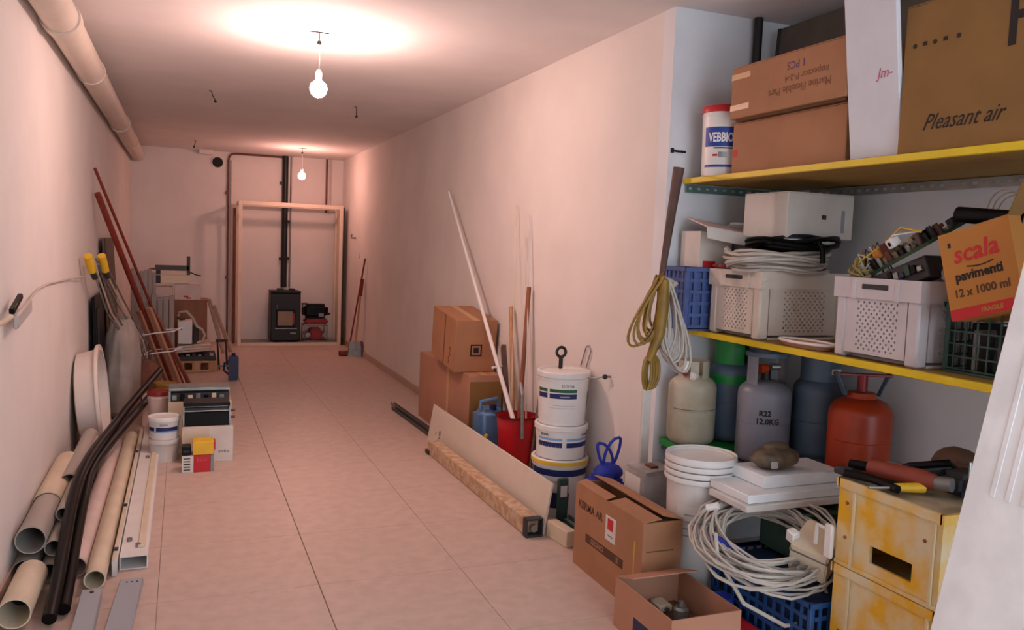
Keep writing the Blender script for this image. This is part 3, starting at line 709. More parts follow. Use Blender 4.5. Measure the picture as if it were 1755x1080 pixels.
rod('metal_tube', 'steel tube hooked over the front of the red bucket', [(2.03, 4.785, .28), (2.03, 4.81, .56), (2.05, 4.9, .62)], .012, galv, 'tube')
t = thing('jerry_can', 'light blue plastic can behind and left of the red bucket', 'can', (1.905, 5.22, 0))
G().box(0, 0, 0, .2, .22, .38, .04, seg=3).obj('body', bluel, t)
G().tube([(.03, .11, .37), (.03, .11, .42), (.15, .11, .44), (.17, .11, .37)], .015, 8).obj('handle', bluel, t)
G().tube([(.1, .05, .375), (.1, .05, .41)], .025, 12).obj('cap', navy, t)
lab(G().ball((.04, -.0, .2), .018, (1, .4, 1)).obj('valve', yelb, t), 'yellow valve')
# bucket stack
bx, by = 2.022, 4.2
t = bucket('paint_bucket', 'lowest bucket of the right stack, blue label and yellow edged lid', (bx, by, 0), .158, .325, whitep, whitep, .86, handle=False)
band(labn, t, .1526, .235, .272, -100, 60, r1=.1553); band(labn, t, .1400, .05, .14, -75, -2, r1=.1463); band(paper, t, .139, .02, .05, -50, 0, r1=.141)
lab(G().lathe([(.1655, .298), (.167, .298), (.167, .318), (.1655, .318), (.1655, .298)], 40).obj('lid_edge', yelb, t), 'yellow lid edge')
text('SIGMA', .025, inkr, t, (0, 0, .20), F=Matrix.Rotation(radians(-20), 4, 'Z') @ FY, bend=.1505)
t = bucket('paint_bucket', 'middle bucket of the right stack, blue striped label', (bx, by, .326), .148, .19, whitep, whitep, .93, handle=False)
for a0, a1 in ((-85, -22), (-12, 62)):
    band(labl, t, .142, .108, .122, a0, a1, r1=.1435); band(labn, t, .140, .070, .098, a0, a1, r1=.1415)
for a in (-65, 38): text('SIGMA', .02, ink, t, (0, 0, .138), F=Matrix.Rotation(radians(a), 4, 'Z') @ FY, bend=.145)
t = bucket('paint_bucket', 'topmost white bucket of the right stack, green and blue label', (bx, by, .517), .148, .30, whitep, whitep, .90, handle=False)
for a0, a1 in ((-92, -62), (-56, 8)):
    band(labg, t, .142, .19, .208, a0, a1, r1=.143); band(labn, t, .1405, .155, .183, a0, a1, r1=.142)
text('SIGMA', .026, ink, t, (0, 0, .226), F=Matrix.Rotation(radians(-14), 4, 'Z') @ FY, bend=.1435)
text('superlatex', .013, inkw, t, (0, 0, .168), F=Matrix.Rotation(radians(-20), 4, 'Z') @ FY, bend=.1432)
for z in (.10, .115, .13): band(mat('grey_print', '9a9aa4', .6), t, .1375, z, z+.002, -55, 5, name='printed_line')
band(labg, t, .139, .1, .19, 52, 62, r1=.142)
t = thing('eye_bolt', 'black ring headed bolt standing on the topmost white bucket', 'bolt', (2.03, 4.26, .816))
G().tube([(0, 0, 0), (0, 0, .07)], .012, 10).obj('shank', blackm, t)
G().tube([(.028*cos(a), 0, .095+.028*sin(a)) for a in [2*pi*k/20 for k in range(20)]], .009, 8, closed=True).obj('ring', blackm, t)
t = thing('wall_peg', 'small dark round knob on a wire at the right wall', 'peg', (XR, 3.97, .81))
G().tube([(0, 0, 0), (-.03, 0, 0)], .006, 8).obj('stem', greym, t); G().ball((-.035, 0, 0), .015).obj('knob', darkg, t)
G().tube([(-.03, .01, 0), (-.06, .05, -.015), (-.09, .09, -.02)], .004, 6).obj('wire', greym, t)
t = thing('wire_loop', 'grey bent wire loop on the right wall above the bucket stack', 'wire', (XR-.01, 4.2, .82))
G().tube([(0, .12, 0), (0, .06, .12), (0, .03, .13), (0, .0, .1), (0, .05, 0)], .004, 6).obj('wire', greym, t)

# ------------------------------------------------------------------ right foreground
t = thing('branded_carton', 'brown carton with a red and white sticker, near on the right', 'carton', (1.755, 2.83, 0), rz=0)
w, d, h = .19, .62, .395
g = G(); th = .005
g.box(0, 0, 0, w, d, th); g.box(0, 0, th, th, d, h); g.box(w-th, 0, th, w, d, h); g.box(th, 0, th, w-th, th, h); g.box(th, d-th, th, w-th, d, h)
g.obj('body', card, t)
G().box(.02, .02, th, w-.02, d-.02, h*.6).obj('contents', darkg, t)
G().box(0, 0, 0, .085, d*.48, .004, M=Matrix.Translation((.0, .0, h)) @ Matrix.Rotation(-.12, 4, 'Y')).obj('flap', card, t)
G().box(0, 0, 0, .05, d*.46, .004, M=Matrix.Translation((.0, d*.52, h)) @ Matrix.Rotation(-.25, 4, 'Y')).obj('flap', card, t)
G().box(-.10, 0, 0, 0, d, .004, M=Matrix.Translation((w, 0, h)) @ Matrix.Rotation(.25, 4, 'Y')).obj('flap', card, t)
G().box(0.003, 0, 0, w-.003, .10, .004, M=Matrix.Translation((0, .002, h-.006)) @ Matrix.Rotation(-.12, 4, 'X')).obj('flap', cardin, t)
patch(cardin, t, .02, -.001, .27, .15, 0, .275, 'seam')
patch(paper, t, -.0015, .225, .225, 0, .315, .335, 'sticker', 'white sticker'); patch(inkr, t, -.0025, .245, .275, -.001, .295, .325, 'sticker_mark', 'red mark')
text('~~', .04, ink, t, (-.0025, .27, .25))
text('KERMA AR', .05, inkb, t, (-.001, .465, .305), bold=.0012)
patch(inkb, t, -.0012, .15, .145, 0, .50, .185, 'printed_band', 'dark printed band')
text('LEGNO', .036, card, t, (-.002, .385, .165), bold=.0008); text('II', .036, card, t, (-.002, .2, .165), bold=.0015)
patch(yelb, t, -.001, .06, .12, 0, .065, .3, 'printed_line')
# small open carton with bits
t = carton('open_carton', 'small open carton of bits at the bottom, before the sticker carton', (1.62, 2.39, 0), (.30, .41, .20), cardp, flaps=(None, None, None, -.3))
patch(navy, t, -.001, .1, .03, 0, .26, .1, 'printed_mark', 'navy print')
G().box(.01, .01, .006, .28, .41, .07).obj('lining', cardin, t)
def bit(name, lb, cat, loc, m, kind):
    t = thing(name, lb, cat, loc)
    if kind == 'ring': G().tube([(.03*cos(a), .03*sin(a), .012) for a in [2*pi*k/18 for k in range(18)]], .01, 8, closed=True).obj('ring', m, t)
    elif kind == 'can': G().lathe([(0, 0), (.028, 0), (.03, .004), (.03, .06), (.02, .068), (.02, .075), (0, .075)], 20).obj('can_body', m, t); G().tube([(0, 0, .075), (0, 0, .09)], .012, 12).obj('nozzle', greym, t)
    else: G().box(-.03, -.04, 0, .03, .04, .03, .006).obj('body', m, t); G().tube([(0, -.05, .015), (0, .05, .015)], .01, 10).obj('spindle', greym, t)
    return t
bit('metal_fitting', 'shiny metal can among the bits in the small open carton', 'fitting', (1.80, 2.60, .071), galv, 'can')
bit('metal_fitting', 'metal ring lying in the small open carton', 'fitting', (1.73, 2.62, .071), greym, 'ring')
bit('metal_fitting', 'brass coloured valve lying in the small open carton', 'fitting', (1.80, 2.74, .071), cream, 'box')
bit('metal_fitting', 'dark valve lying in the small open carton, nearest the front', 'fitting', (1.86, 2.54, .071), darkg, 'box')
t = bucket('blue_tub', 'small blue tub right of the small open carton', (2.0, 2.62, 0), .045, .15, mat('royal_blue', '2038a0', .4), None, .95, handle=False, cat='tub')
t = thing('red_box', 'red box on the floor at the bottom edge, beside the blue tub', 'box', (1.975, 2.40, 0)); G().box(0, 0, 0, .07, .14, .09, .004).obj('body', redp, t); G().box(-.001, .03, .03, 0, .11, .06).obj('label_patch', paper, t)

# blue bag with handles
t = thing('blue_bag', 'blue bag with two upright loop handles behind the sticker carton', 'bag', (2.03, 3.68, 0))
G().box(-.06, -.1, 0, .10, .12, .34, .03, seg=2).obj('bag_body', bluef, t)
G().ball((.02, 0, .36), .07, (1.1, 1, .7), 3, .06).obj('gathered_top', bluef, t)
for s, k in ((-1, .85), (1, 1.0)):
    pts = []
    for q in range(15):
        a = pi*q/14; pts.append((.02+s*(.012+.055*sin(a)*1.0)+s*.012*(1-cos(a)), -.02*s, .38+.17*k*sin(a/2)**1.0*(1 if q < 99 else 1)))
    loop = [(.02+s*(.01+.02*sin(a)+.05*(1-cos(a))/2), 0, .38+.16*k*(1-cos(a))/2) for a in [pi*q/8 for q in range(9)]]
    back = [(.02+s*(.0+.05*(1-cos(a))/2 - .045*sin(a)), 0, .38+.16*k*(1-cos(a))/2) for a in [pi*q/8 for q in range(8, -1, -1)]]
    G().tube(loop+back[1:], .008, 8).obj('loop_handle', bluef, t)
t = carton('brown_carton', 'plain brown carton in the corner under the film wrapped box', (1.985, 3.2, 0), (.22, .26, .30), card2)
t = thing('wrapped_box', 'grey box wrapped in clear film on the plain brown carton', 'box', (1.985, 3.21, .302))
G().box(0, 0, 0, .21, .20, .18, .012, seg=2).obj('box_body', foil, t)
G().box(-.002, .04, .05, 0, .18, .15).obj('label_patch', paper, t); G().box(.08, .08, .18, .12, .14, .19).obj('knot', copper, t)
G().tube([(0, 0, .182), (.1, .02, .186), (.21, 0, .182)], .004, 6).obj('fold', foil, t)
tag(G().box(0, 0, 0, .045, .02, .66, .003).obj('plastic_strip', dirtyw, None, (2.085, 3.425, .302)), 'greyish white plastic strip standing in the corner below the cable hanks', 'strip')
# white bucket tower
t = thing('white_bucket', 'tall dirty white bucket nest with four stacked rims at the corner', 'bucket', (2.095, 2.94, 0))
bz = [0, .12]
G().lathe([(0, 0), (.125, 0), (.142, .54), (0, .54)], 40).obj('bucket_body', dirtyw, t)
for k in range(4): G().lathe([(.135, .535+k*.027), (.152, .535+k*.027), (.155, .543+k*.027), (.153, .557+k*.027), (.135, .557+k*.027), (.135, .535+k*.027)], 40).obj('rim', whitep, t)
G().lathe([(0, .60), (.136, .60), (.148, .645), (.152, .645), (.152, .635), (.0, .59)], 40).obj('top_bucket', whitep, t)
band(paper, t, .132, .28, .44, -75, 10, r1=.138)
for z in (.40, .37, .34, .31): band(mat('grey_print', '9a9aa4'), t, .1365, z, z+.006, -60, -10, name='printed_line', th=.0025)

# blue crate
def slat_crate(name, label, loc, w, d, h, m, nx, ny, nz, bars=.01):
    t = thing(name, label, 'crate', loc)
    g = G(); g.box(0, 0, 0, w, d, .008); g.obj('base', m, t)
    for x, y in ((0, 0), (w-.02, 0), (0, d-.02), (w-.02, d-.02)): G().box(x, y, .008, x+.02, y+.02, h, .003).obj('corner_post', m, t)
    for nm, args in (('end_grid', (0, 0)), ('end_grid', (0, d)), ('side_grid', (1, 0)), ('side_grid', (1, w))):
        g = G(); th = .006
        if args[0] == 0:
            y = 0 if args[1] == 0 else d-th
            for k in range(nz+1): z = .012+(h-.026)*k/nz; g.box(.02, y, z, w-.02, y+th, z+bars)
            for k in range(1, nx): x = w*k/nx; g.box(x-bars/2, y+.0005, .012, x+bars/2, y+th-.0005, h-.004)
        else:
            x = 0 if args[1] == 0 else w-th
            for k in range(nz+1): z = .012+(h-.026)*k/nz; g.box(x, .02, z, x+th, d-.02, z+bars)
            for k in range(1, ny): y = d*k/ny; g.box(x+.0005, y-bars/2, .012, x+th-.0005, y+bars/2, h-.004)
        g.obj(nm, m, t)
    g = G(); g.box(-.006, -.006, h-.018, w+.006, .006, h); g.box(-.006, d-.006, h-.018, w+.006, d+.006, h); g.box(-.006, 0, h-.018, .006, d, h); g.box(w-.006, 0, h-.018, w+.006, d, h)
    g.obj('rim', m, t)
    return t
slat_crate('blue_crate', 'dark blue plastic crate on the floor under the white cable coil', (2.06, 2.19, 0), .52, .585, .29, bluep, 12, 12, 5, .014)
t = thing('blue_liner', 'dark blue folded cloth filling the floor crate', 'cloth', (2.09, 2.22, .012)); G().box(0, 0, 0, .46, .53, .26, .01).obj('cloth', mat('dark_blue_cloth', '1c3358', .8, var=.15, bump=.3, bscale=9), t)
t = thing('green_case', 'dark green case on the floor crate under the white boards', 'case', (2.27, 2.50, .292))
G().box(0, 0, 0, .31, .25, .2, .01).obj('case_body', greend, t); G().box(.05, -.006, .08, .12, 0, .13, .002).obj('latch', darkg, t); G().box(.2, -.006, .08, .27, 0, .13, .002).obj('latch', darkg, t)
# polystyrene boards
for k, (x, y, z, w, d, h, lb, m) in enumerate((
        (2.02, 2.52, .516, .55, .25, .026, 'lowest thin white board under the polystyrene slabs', dirtyw),
        (2.04, 2.54, .543, .54, .25, .034, 'middle white slab sticking out left under the top slab', polys),
        (2.16, 2.60, .578, .40, .215, .05, 'thick white polystyrene slab on top, under the brown lump', polys))):
    tag(G().box(0, 0, 0, w, d, h, .003).obj('polystyrene_slab', m, None, (x, y, z)), lb, 'slab')
t = thing('brown_parcel', 'rough brown lump wrapped in plastic on the top white slab', 'parcel', (2.29, 2.70, .629))
g = G(); g.ball((0, 0, .045), .1, (1.15, .75, .48), 3, .06); g.ball((.01, .01, .085), .05, (1.3, .8, .5), 2, .08)
for v in g.b.verts: v.co.z = max(v.co.z, 0)
g.obj('lump', stone, t)
G().box(-.08, -.085, .02, -.05, -.07, .05, .004).obj('plastic_glint', foil, t)

# cable coil helper
def coil(name, label, loc, R, turns, r, m, tilt, squash=1.0, h=.08, cat='cable', seed=1, rj=.25, parts=None):
    rnd = random.Random(seed); t = thing(name, label, cat, loc, rot=tilt)
    per = 26; pts = []
    for k in range(turns*per+1):
        a = 2*pi*k/per; tn = k/per
        rr = R*(1-rj*abs(sin(tn*2.4+seed))) + R*.03*sin(a*3+tn)
        z = h*(.5+.5*sin(tn*1.7+seed))*.9 + .012*sin(a*2+tn*1.3)
        pts.append((rr*cos(a)+.02*R*sin(tn*5), rr*squash*sin(a), z+r))
    G().tube(pts, r, 6).obj('coiled_cable', m, t)
    return t
t = coil('cable_coil', 'big coil of white cable lying on the dark blue floor crate', (2.10, 2.50, .385), .285, 32, .0052, cablew, (radians(16), radians(-12), 0), 1.0, .07, seed=3, rj=.42)
G().tube([(-.2, .05, .1), (-.24, -.02, .05), (-.22, -.16, -.06), (-.1, -.25, -.14), (.1, -.28, -.16), (.2, -.2, -.06), (.24, -.1, .03)], .008, 8).obj('loose_loop', cablew, t)
G().tube([(.12, -.1, .12), (.08, -.2, .02), (.1, -.26, -.12), (.12, -.30, -.27)], .007, 8).obj('loose_end', cablew, t)
G().box(-.01, -.15, .12, .025, -.11, .165, .004).obj('clip', whitep, t)
G().tube([(-.17, .15, .14), (-.14, .12, .16)], .014, 8).obj('plug', whitep, t)
lab(G().tube([(-.19, .08, .05), (-.165, .03, .045), (-.145, -.03, .045)], .02, 8).obj('blue_sleeve', bluef, t), 'blue sleeve')
t = thing('junction_box', 'beige plastic junction box on the floor crate at the cable ends', 'junction box', (2.19, 2.33, .37), rot=(radians(12), radians(-22), radians(25)))
G().box(-.08, -.07, -.0, .08, .07, .13, .006, seg=2).obj('housing', cream, t); G().box(-.082, -.072, .095, .082, .072, .103, .001).obj('lid_joint', greym, t)
text('T', .03, ink, t, (.02, -.071, .05), F=FY)
for k in range(3): G().tube([(-.07, -.03+.03*k, .05), (-.1, -.03+.03*k, .06), (-.14, -.02+.03*k, .09)], .006, 8).obj('cable_gland', greym, t)
t = thing('grey_pipe_elbow', 'grey pipe end with black coupling lying behind the junction box', 'pipe', (2.40, 2.39, .40))
G().tube([(-.08, 0, 0), (.05, .06, .045)], .035, 16).obj('pipe_piece', greym, t); G().tube([(.05, .06, .045), (.09, .08, .055)], .042, 16).obj('coupling', blackp, t)
t = thing('white_hook', 'small white plastic hook bracket hanging at the yellow crates', 'hook', (2.105, 2.165, .56))
G().tube([(-.0, .03, 0), (0, .07, .0), (0, .075, -.07)], .008, 8).obj('hook_arm', whitep, t); G().box(-.008, -.005, -.1, .008, .03, .02, .004).obj('plate', whitep, t)

# yellow crates
def yellow_crate(label, z, h):
    t = thing('yellow_crate', label, 'crate', (2.12, 1.74, z), 0)
    w, d = .47, .42; th = .012
    # -X wall with hand hole
    g = G(); y0, y1 = .10, .27; z0, z1 = .05, .11
    g.box(0, 0, 0, th, y0, h-.02); g.box(0, y1, 0, th, d, h-.02); g.box(0, y0, 0, th, y1, z0); g.box(0, y0, z1, th, y1, h-.02)
    g.obj('side_wall', yelp, t)
    G().box(w-th, 0, 0, w, d, h-.02).obj('side_wall', yelp, t)
    G().box(th, 0, 0, w-th, th, h-.02).obj('end_wall', yelp, t); G().box(th, d-th, 0, w-th, d, h-.02).obj('end_wall', yelp, t)
    G().box(th, th, 0, w-th, d-th, .01).obj('base', yelp, t)
    g = G(); g.box(-.008, -.008, h-.03, w+.008, .006, h); g.box(-.008, d-.006, h-.03, w+.008, d+.008, h); g.box(-.008, 0, h-.03, .006, d, h); g.box(w-.006, 0, h-.03, w+.008, d, h)
    g.obj('rim', yelp, t)
    for y in (.02, .34): G().box(-.008, y, .0, 0, y+.012, h-.03, .002).obj('rib', mat('worn_edge', 'd8c49a', .6), t)
    G().box(-.006, .0, .0, .0, d, .014, .002).obj('rib', yelp, t)
    for y, zz in ((.38, .1), (.38, .22), (.06, .2)): G().tube([(-.003, y, zz), (.001, y, zz)], .006, 8).obj('rivet', rust, t)
    return t
yellow_crate('lower battered yellow crate on the floor at right', 0.0, .45)
t = yellow_crate('upper battered yellow crate with a hand hole, tools on top', .452, .30)
G().box(.014, .014, .27, .456, .406, .292, .003).obj('cover_board', mat('splattered_board', '8c8066', .8, col2='b9a98c', scale=9, bump=.3), t)
lab(G().box(.1, -.012, .1, .3, -.0, .25, .003).obj('label_patch', mat('grey_blue_patch', '8f97ac', .6, var=.1), t), 'grey blue patch')
zt = .753
def tool_at(name, lb, cat, loc, rz): return thing(name, lb, cat, loc, rz)
t = tool_at('angle_grinder', 'red brown power tool lying on the yellow crates', 'power tool', (2.235, 2.02, zt), radians(-72))
G().tube([(-.10, 0, .04), (.08, 0, .04), (.12, 0, .04)], .03, 14, rs=[.03, .034, .026]).obj('motor_body', mat('brown_red', '8a3a2a', .5, var=.15), t)
G().tube([(.12, 0, .04), (.17, 0, .045)], .024, 12).obj('gear_head', greym, t); G().tube([(-.1, 0, .04), (-.17, 0, .035)], .018, 10).obj('grip', blackp, t)
t = tool_at('claw_pliers', 'black handled pliers at the left edge of the yellow crates', 'pliers', (2.15, 2.04, zt), radians(-82))
G().tube([(-.10, .01, .02), (0, 0, .02), (.10, .02, .018)], .014, 8).obj('handle', blackp, t); G().tube([(-.10, -.02, .02), (0, 0, .02), (.10, -.02, .018)], .014, 8).obj('handle', blackp, t)
G().box(-.15, -.022, .008, -.09, .022, .034, .006).obj('jaw', darkg, t)
t = tool_at('screwdriver', 'yellow handled screwdriver on the yellow crates', 'screwdriver', (2.20, 1.945, zt), radians(-15))
G().tube([(-.05, 0, .018), (.05, 0, .018)], .017, 10, rs=[.014, .018]).obj('handle', yelb, t); G().tube([(-.05, 0, .018), (-.14, 0, .018)], .005, 8).obj('shank', greym, t)
t = tool_at('spanner', 'pale steel spanner lying behind the red brown power tool', 'spanner', (2.40, 2.05, zt), radians(-60))
G().box(-.1, -.012, .03, .1, .012, .042, .003).obj('shank', galv, t); G().box(.09, -.024, .026, .13, .024, .044, .004).obj('head', galv, t); G().box(-.13, -.02, 0, -.09, .02, .044, .004).obj('head', galv, t)
t = tool_at('black_hose', 'black hose bundle behind the tools on the yellow crates', 'hose', (2.36, 2.06, zt), 0)
for k in range(3): G().tube([(-.12, .03, .02), (-.1, -.06, .03+.02*k), (0, -.12, .06+.015*k), (.1, -.1, .03), (.08, .03, .02)], .014, 8).obj('hose_loop', blackp if k != 1 else darkg, t)
t = tool_at('tool_pouch', 'dark tool pouch at the right on the yellow crates', 'pouch', (2.32, 1.84, zt), .1)
G().box(0, 0, 0, .16, .10, .075, .02, seg=2).obj('pouch', darkg, t); G().tube([(.02, -.0, .07), (.02, .0, .12)], .004, 6).obj('blade', galv, t)
t = tool_at('work_glove', 'brown leather glove heaped at the back of the yellow crates', 'glove', (2.50, 2.02, zt), 0)
G().ball((0, 0, .06), .07, (1.0, 1.2, .8), 3, .05).obj('palm', clothb, t)
for k in range(4): G().tube([(-.05+.03*k, -.05, .06), (-.06+.03*k, -.1, .07), (-.06+.03*k, -.13, .04)], .014, 8).obj('finger', clothb, t)

# white leaning sheet at the far right
dv = Vector((.44, 0, 1.87)).normalized(); ang = math.atan2(.44, 1.87)
t = thing('leaning_sheet', 'big white ribbed sheet leaning on the shelves at the right edge', 'sheet', (1.84, .55, 0), rot=(0, ang, 0))
G().box(0, 0, 0, .03, 1.07, 2.25, .004).obj('sheet', sheetm, t)
for k in range(5): G().box(-.003, .80+.045*k, .9, 0, .815+.045*k, 2.2, .001).obj('rib', sheetm, t)

# ------------------------------------------------------------------ shelves
def shelf(label, z, x0, x1, y0, y1):
    t = thing('wall_shelf', label, 'shelf', (x0, y0, z))
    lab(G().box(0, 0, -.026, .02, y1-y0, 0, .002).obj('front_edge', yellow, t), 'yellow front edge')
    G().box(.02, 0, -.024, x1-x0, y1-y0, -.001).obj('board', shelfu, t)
    return t
zU, zL, zB = 1.872, 1.14, .55
ts = shelf('upper yellow edged wooden shelf in the niche', zU, 2.285, 2.93, .8, 3.485)
tl = shelf('middle yellow edged wooden shelf in the niche', zL, 2.285, 2.93, .8, 3.485)
def perf_angle(label, p0, p1, nrm):
    t = thing('slotted_angle', label, 'bracket', p0)
    v = Vector(p1)-Vector(p0); n = Vector(nrm); L = v.length; k = int(L/.05)
    g = G(); u = v/L; e = .0
    for i in range(k):
        a = u*(L*i/k); b = u*(L*(i+1)/k); s0 = a+u*.012; s1 = b-u*.012
        z0, z1, h0, h1 = 0, .038, .014, .026; th = n*.003
        Z = lambda q, z: (q+Vector((0, 0, z)))
        for q in ((a, s0, z0, z1), (s1, b, z0, z1), (s0, s1, z0, h0), (s0, s1, h1, z1)):
            c = [Z(q[0], q[2]), Z(q[1], q[2]), Z(q[1], q[3]), Z(q[0], q[3])]
            g.quad(*c); g.quad(*[p+th for p in c[::-1]])
    g.obj('slotted_face', greenst if abs(nrm[1]) > .5 else galv, t)
    g = G(); a = Vector((0, 0, .038)); g.quad(a, a+v, a+v+n*.035, a+n*.035); bmesh.ops.solidify(g.b, geom=g.b.faces[:], thickness=.003)
    g.obj('top_flange', galv, t)
    return t
perf_angle('slotted steel angle along the back of the upper shelf', (2.905, .8, zU-.026-.041), (2.905, 3.30, zU-.067), (1, 0, 0))
perf_angle('slotted steel angle on the niche end wall under the upper shelf', (2.30, 3.475, zU-.067), (2.80, 3.475, zU-.067), (0, 1, 0))
tag(G().box(0, 0, 0, .1, .05, .04, .003).obj('mounting_block', mat('pale_blue', '8fb0bc', .6), None, (2.80, 3.42, zU-.067)), 'pale blue block in the niche corner under the upper shelf', 'block')
t = thing('wall_shelf', 'low plain grey shelf in the niche carrying the gas bottles', 'shelf', (0, 0, zB))
G().prism([(2.62, .8), (2.94, .8), (2.94, 3.485), (2.24, 3.485), (2.24, 2.93), (2.62, 2.93)], -.025, 0).obj('board', mat('grey_shelf', '4a4f58', .7, var=.1), t)
for x, y in ((2.66, 3.0), (2.90, 3.0), (2.66, .9), (2.66, 1.5), (2.26, 3.44)): G().box(x, y, -zB, x+.03, y+.03, -.025).obj('leg', darkg, t)
# niche corner pipe and dark board above
tag(G().tube([(0, 0, 0), (0, 0, H-zU-.003)], .022, 12).obj('corner_pipe', blackm, None, (2.66, 3.465, zU+.001)), 'black vertical pipe at the niche end wall above the upper shelf', 'pipe')
t = thing('grey_board', 'dark grey brown board standing behind the cartons on the upper shelf', 'board', (2.72, 2.3, zU+.001), rot=(0, .06, 0))
G().box(0, 0, 0, .02, 1.14, .77, .003).obj('board', mat('greybrown', '5c544c', .8, var=.08), t); G().box(-.006, 1.12, 0, 0, 1.14, .77).obj('edge_strip', darkg, t)
t = thing('wall_hook', 'small black hook on the niche end wall beside the bucket', 'hook', (2.215, YE, 2.005)); G().tube([(0, -.004, 0), (.03, -.012, -.004), (.075, -.01, -.004)], .006, 6).obj('hook_bar', blackm, t); G().box(-.004, -.006, -.012, .012, 0, .012).obj('plate', blackm, t)

# upper shelf things
t = bucket('paint_bucket', 'white bucket with red lid and VEBBIO label on the upper shelf', (2.375, 3.31, zU), .098, .325, whitep, redp, .93, handle=False)
band(labb, t, .094, .135, .225, -90, 50, r1=.0955); text('VEBBIO', .058, inkw, t, (0, 0, .175), F=Matrix.Rotation(radians(-40), 4, 'Z') @ FY, bend=.0965, sx=.62, bold=.002)
band(labb, t, .092, .04, .052, -90, 50); band(ink, t, .0935, .125, .131, -60, 50)
band(inkr, t, .0932, .09, .1, -62, -48, name='printed_mark'); band(greym, t, .0932, .085, .11, -46, -22, name='printed_mark')
t = carton('long_carton', 'lower brown carton on the upper shelf beside the bucket', (2.33, 2.47, zU), (.36, .70, .228), card, tp=False)
patch(inkr, t, -.001, .66, .08, 0, .69, .11)
t = carton('long_carton', 'upper brown carton with upside down print on the upper shelf', (2.285, 2.44, zU+.240), (.40, .70, .225), card, tp=False)
for z in (.035, .17): patch(tape, t, -.0015, .57, z, 0, .70, z+.025, 'tape_strip', 'pale tape strip')
G().box(.02, .02, -.009, .38, .68, 0).obj('gap_shade', cardin, t)  # dark slab standing for the shadowed gap under the overhanging carton
fi = mat('faded_ink', '83553c', .8)
text('Marine Flexible Part', .045, fi, t, (-.001, .26, .075), flip=True); text('inspector P-2-4', .04, fi, t, (-.001, .22, .12), flip=True); text('1 PCS', .045, mat('violet_ink', '5a4a7a', .8), t, (-.001, .28, .17), flip=True)
t = thing('foam_panel', 'white foam panel with pink scribble standing tilted between upper cartons', 'panel', (2.325, 2.20, zU+.004), rot=(0, radians(-8), 0))
G().box(0, 0, 0, .02, .238, .68, .003).obj('panel', mat('foam_white', 'd9dbe2', .7, var=.03, bump=.1), t)
text('Jm-', .05, inkp, t, (-.001, .06, .29), shear=.3)
t = carton('appliance_carton', 'large dark brown carton marked Pleasant air on the upper shelf', (2.30, 1.25, zU), (.45, .945, .50), card2, tp=True)
text('Pleasant air', .075, ink, t, (-.001, .70, .095), shear=.5, sx=.85)
g = G(); g.box(-.0015, .53, .29, 0, .555, .46); g.box(-.0015, .38, .29, 0, .405, .46); g.box(-.0015, .405, .365, 0, .53, .39); g.obj('lettering', ink, t)
for k, y in enumerate((.90, .86, .82, .78, .73)):
    g = G()
    if k % 2: g.box(-.0015, y-.008, .355, 0, y+.008, .368)
    else: g.tube([(-.0015, y, .36), (.001, y, .36)], .008, 8)
    g.obj('printed_mark', ink, t)

# middle shelf: crates
def holed_crate(label, loc, w, d, h, m, rz=0):
    t = thing('holed_crate', label, 'crate', loc, rz); th = .006; lw = .05
    # side faces -X and +X (length d) ; ends -Y, +Y (length w)
    for nm, o, u, n_, L in (('side_panel', (0, d-lw, .02), (0, -1, 0), (-1, 0, 0), d-2*lw), ('end_panel', (lw, 0, .02), (1, 0, 0), (0, -1, 0), w-2*lw),
                        ('side_panel', (w, lw, .02), (0, 1, 0), (1, 0, 0), d-2*lw), ('end_panel', (w-lw, d, .02), (-1, 0, 0), (0, 1, 0), w-2*lw)):
        U = Vector(u); nu = max(5, int(L/.0125)); hh = h-.09; nv = max(5, int(hh/.0125))
        G().perf(o, U*L, (0, 0, hh), nu, nv, .6, th, rows=lambda i, j, nu=nu: nu*.18 < i < nu*.82).obj(nm, m, t, smooth=False)
    for x, y in ((0, 0), (w-lw, 0), (0, d-lw), (w-lw, d-lw)):
        G().box(x-.004*(x == 0), y-.004*(y == 0), 0, x+lw, y+lw, h-.06, .008).obj('corner_post', m, t)
    g = G(); g.box(-.01, -.01, h-.075, w+.01, .008, h); g.box(-.01, d-.008, h-.075, w+.01, d+.01, h); g.box(-.01, .008, h-.075, .008, d-.008, h); g.box(w-.008, .008, h-.075, w+.01, d-.008, h)
    g.obj('rim', m, t)
    G().box(lw, 0, 0, w-lw, d, .01).obj('base', m, t); 
    for sx in (-.014,):
        G().box(sx, d*.5-.06, h-.04, -.009, d*.5+.06, h-.022, .002).obj('hand_slot', darkg, t)
        for yy in (d*.5-.11, d*.5+.09): G().box(sx, yy, h-.08, -.009, yy+.02, h, .002).obj('rim_rib', m, t)
    return t
ivory = mat('ivory_crate', 'd3c6b8', .5, var=.05); greyw = mat('grey_white_crate', 'c9c2c4', .5, var=.05)
holed_crate('ivory perforated crate under the cable coils on the middle shelf', (2.325, 2.90, zL), .47, .36, .30, ivory)
holed_crate('greyish white perforated crate of electronics on the middle shelf', (2.325, 2.07, zL), .32, .38, .30, greyw)
slat_crate('blue_crate', 'blue violet crate at the far end of the middle shelf', (2.20, 3.285, zL), .50, .19, .30, bluec, 10, 5, 5, .016)
t = thing('blue_liner', 'blue boards filling the far blue violet crate', 'boards', (2.22, 3.30, zL+.01)); G().box(0, 0, 0, .46, .15, .27, .004).obj('board', bluec, t)
slat_crate('wire_crate', 'dark green crate under the tilted orange carton', (2.40, 1.70, zL), .35, .33, .235, greend, 9, 8, 5, .005)
t = thing('crate_contents', 'dark spare parts packed inside the dark green crate', 'spare parts', (2.42, 1.72, zL+.01))
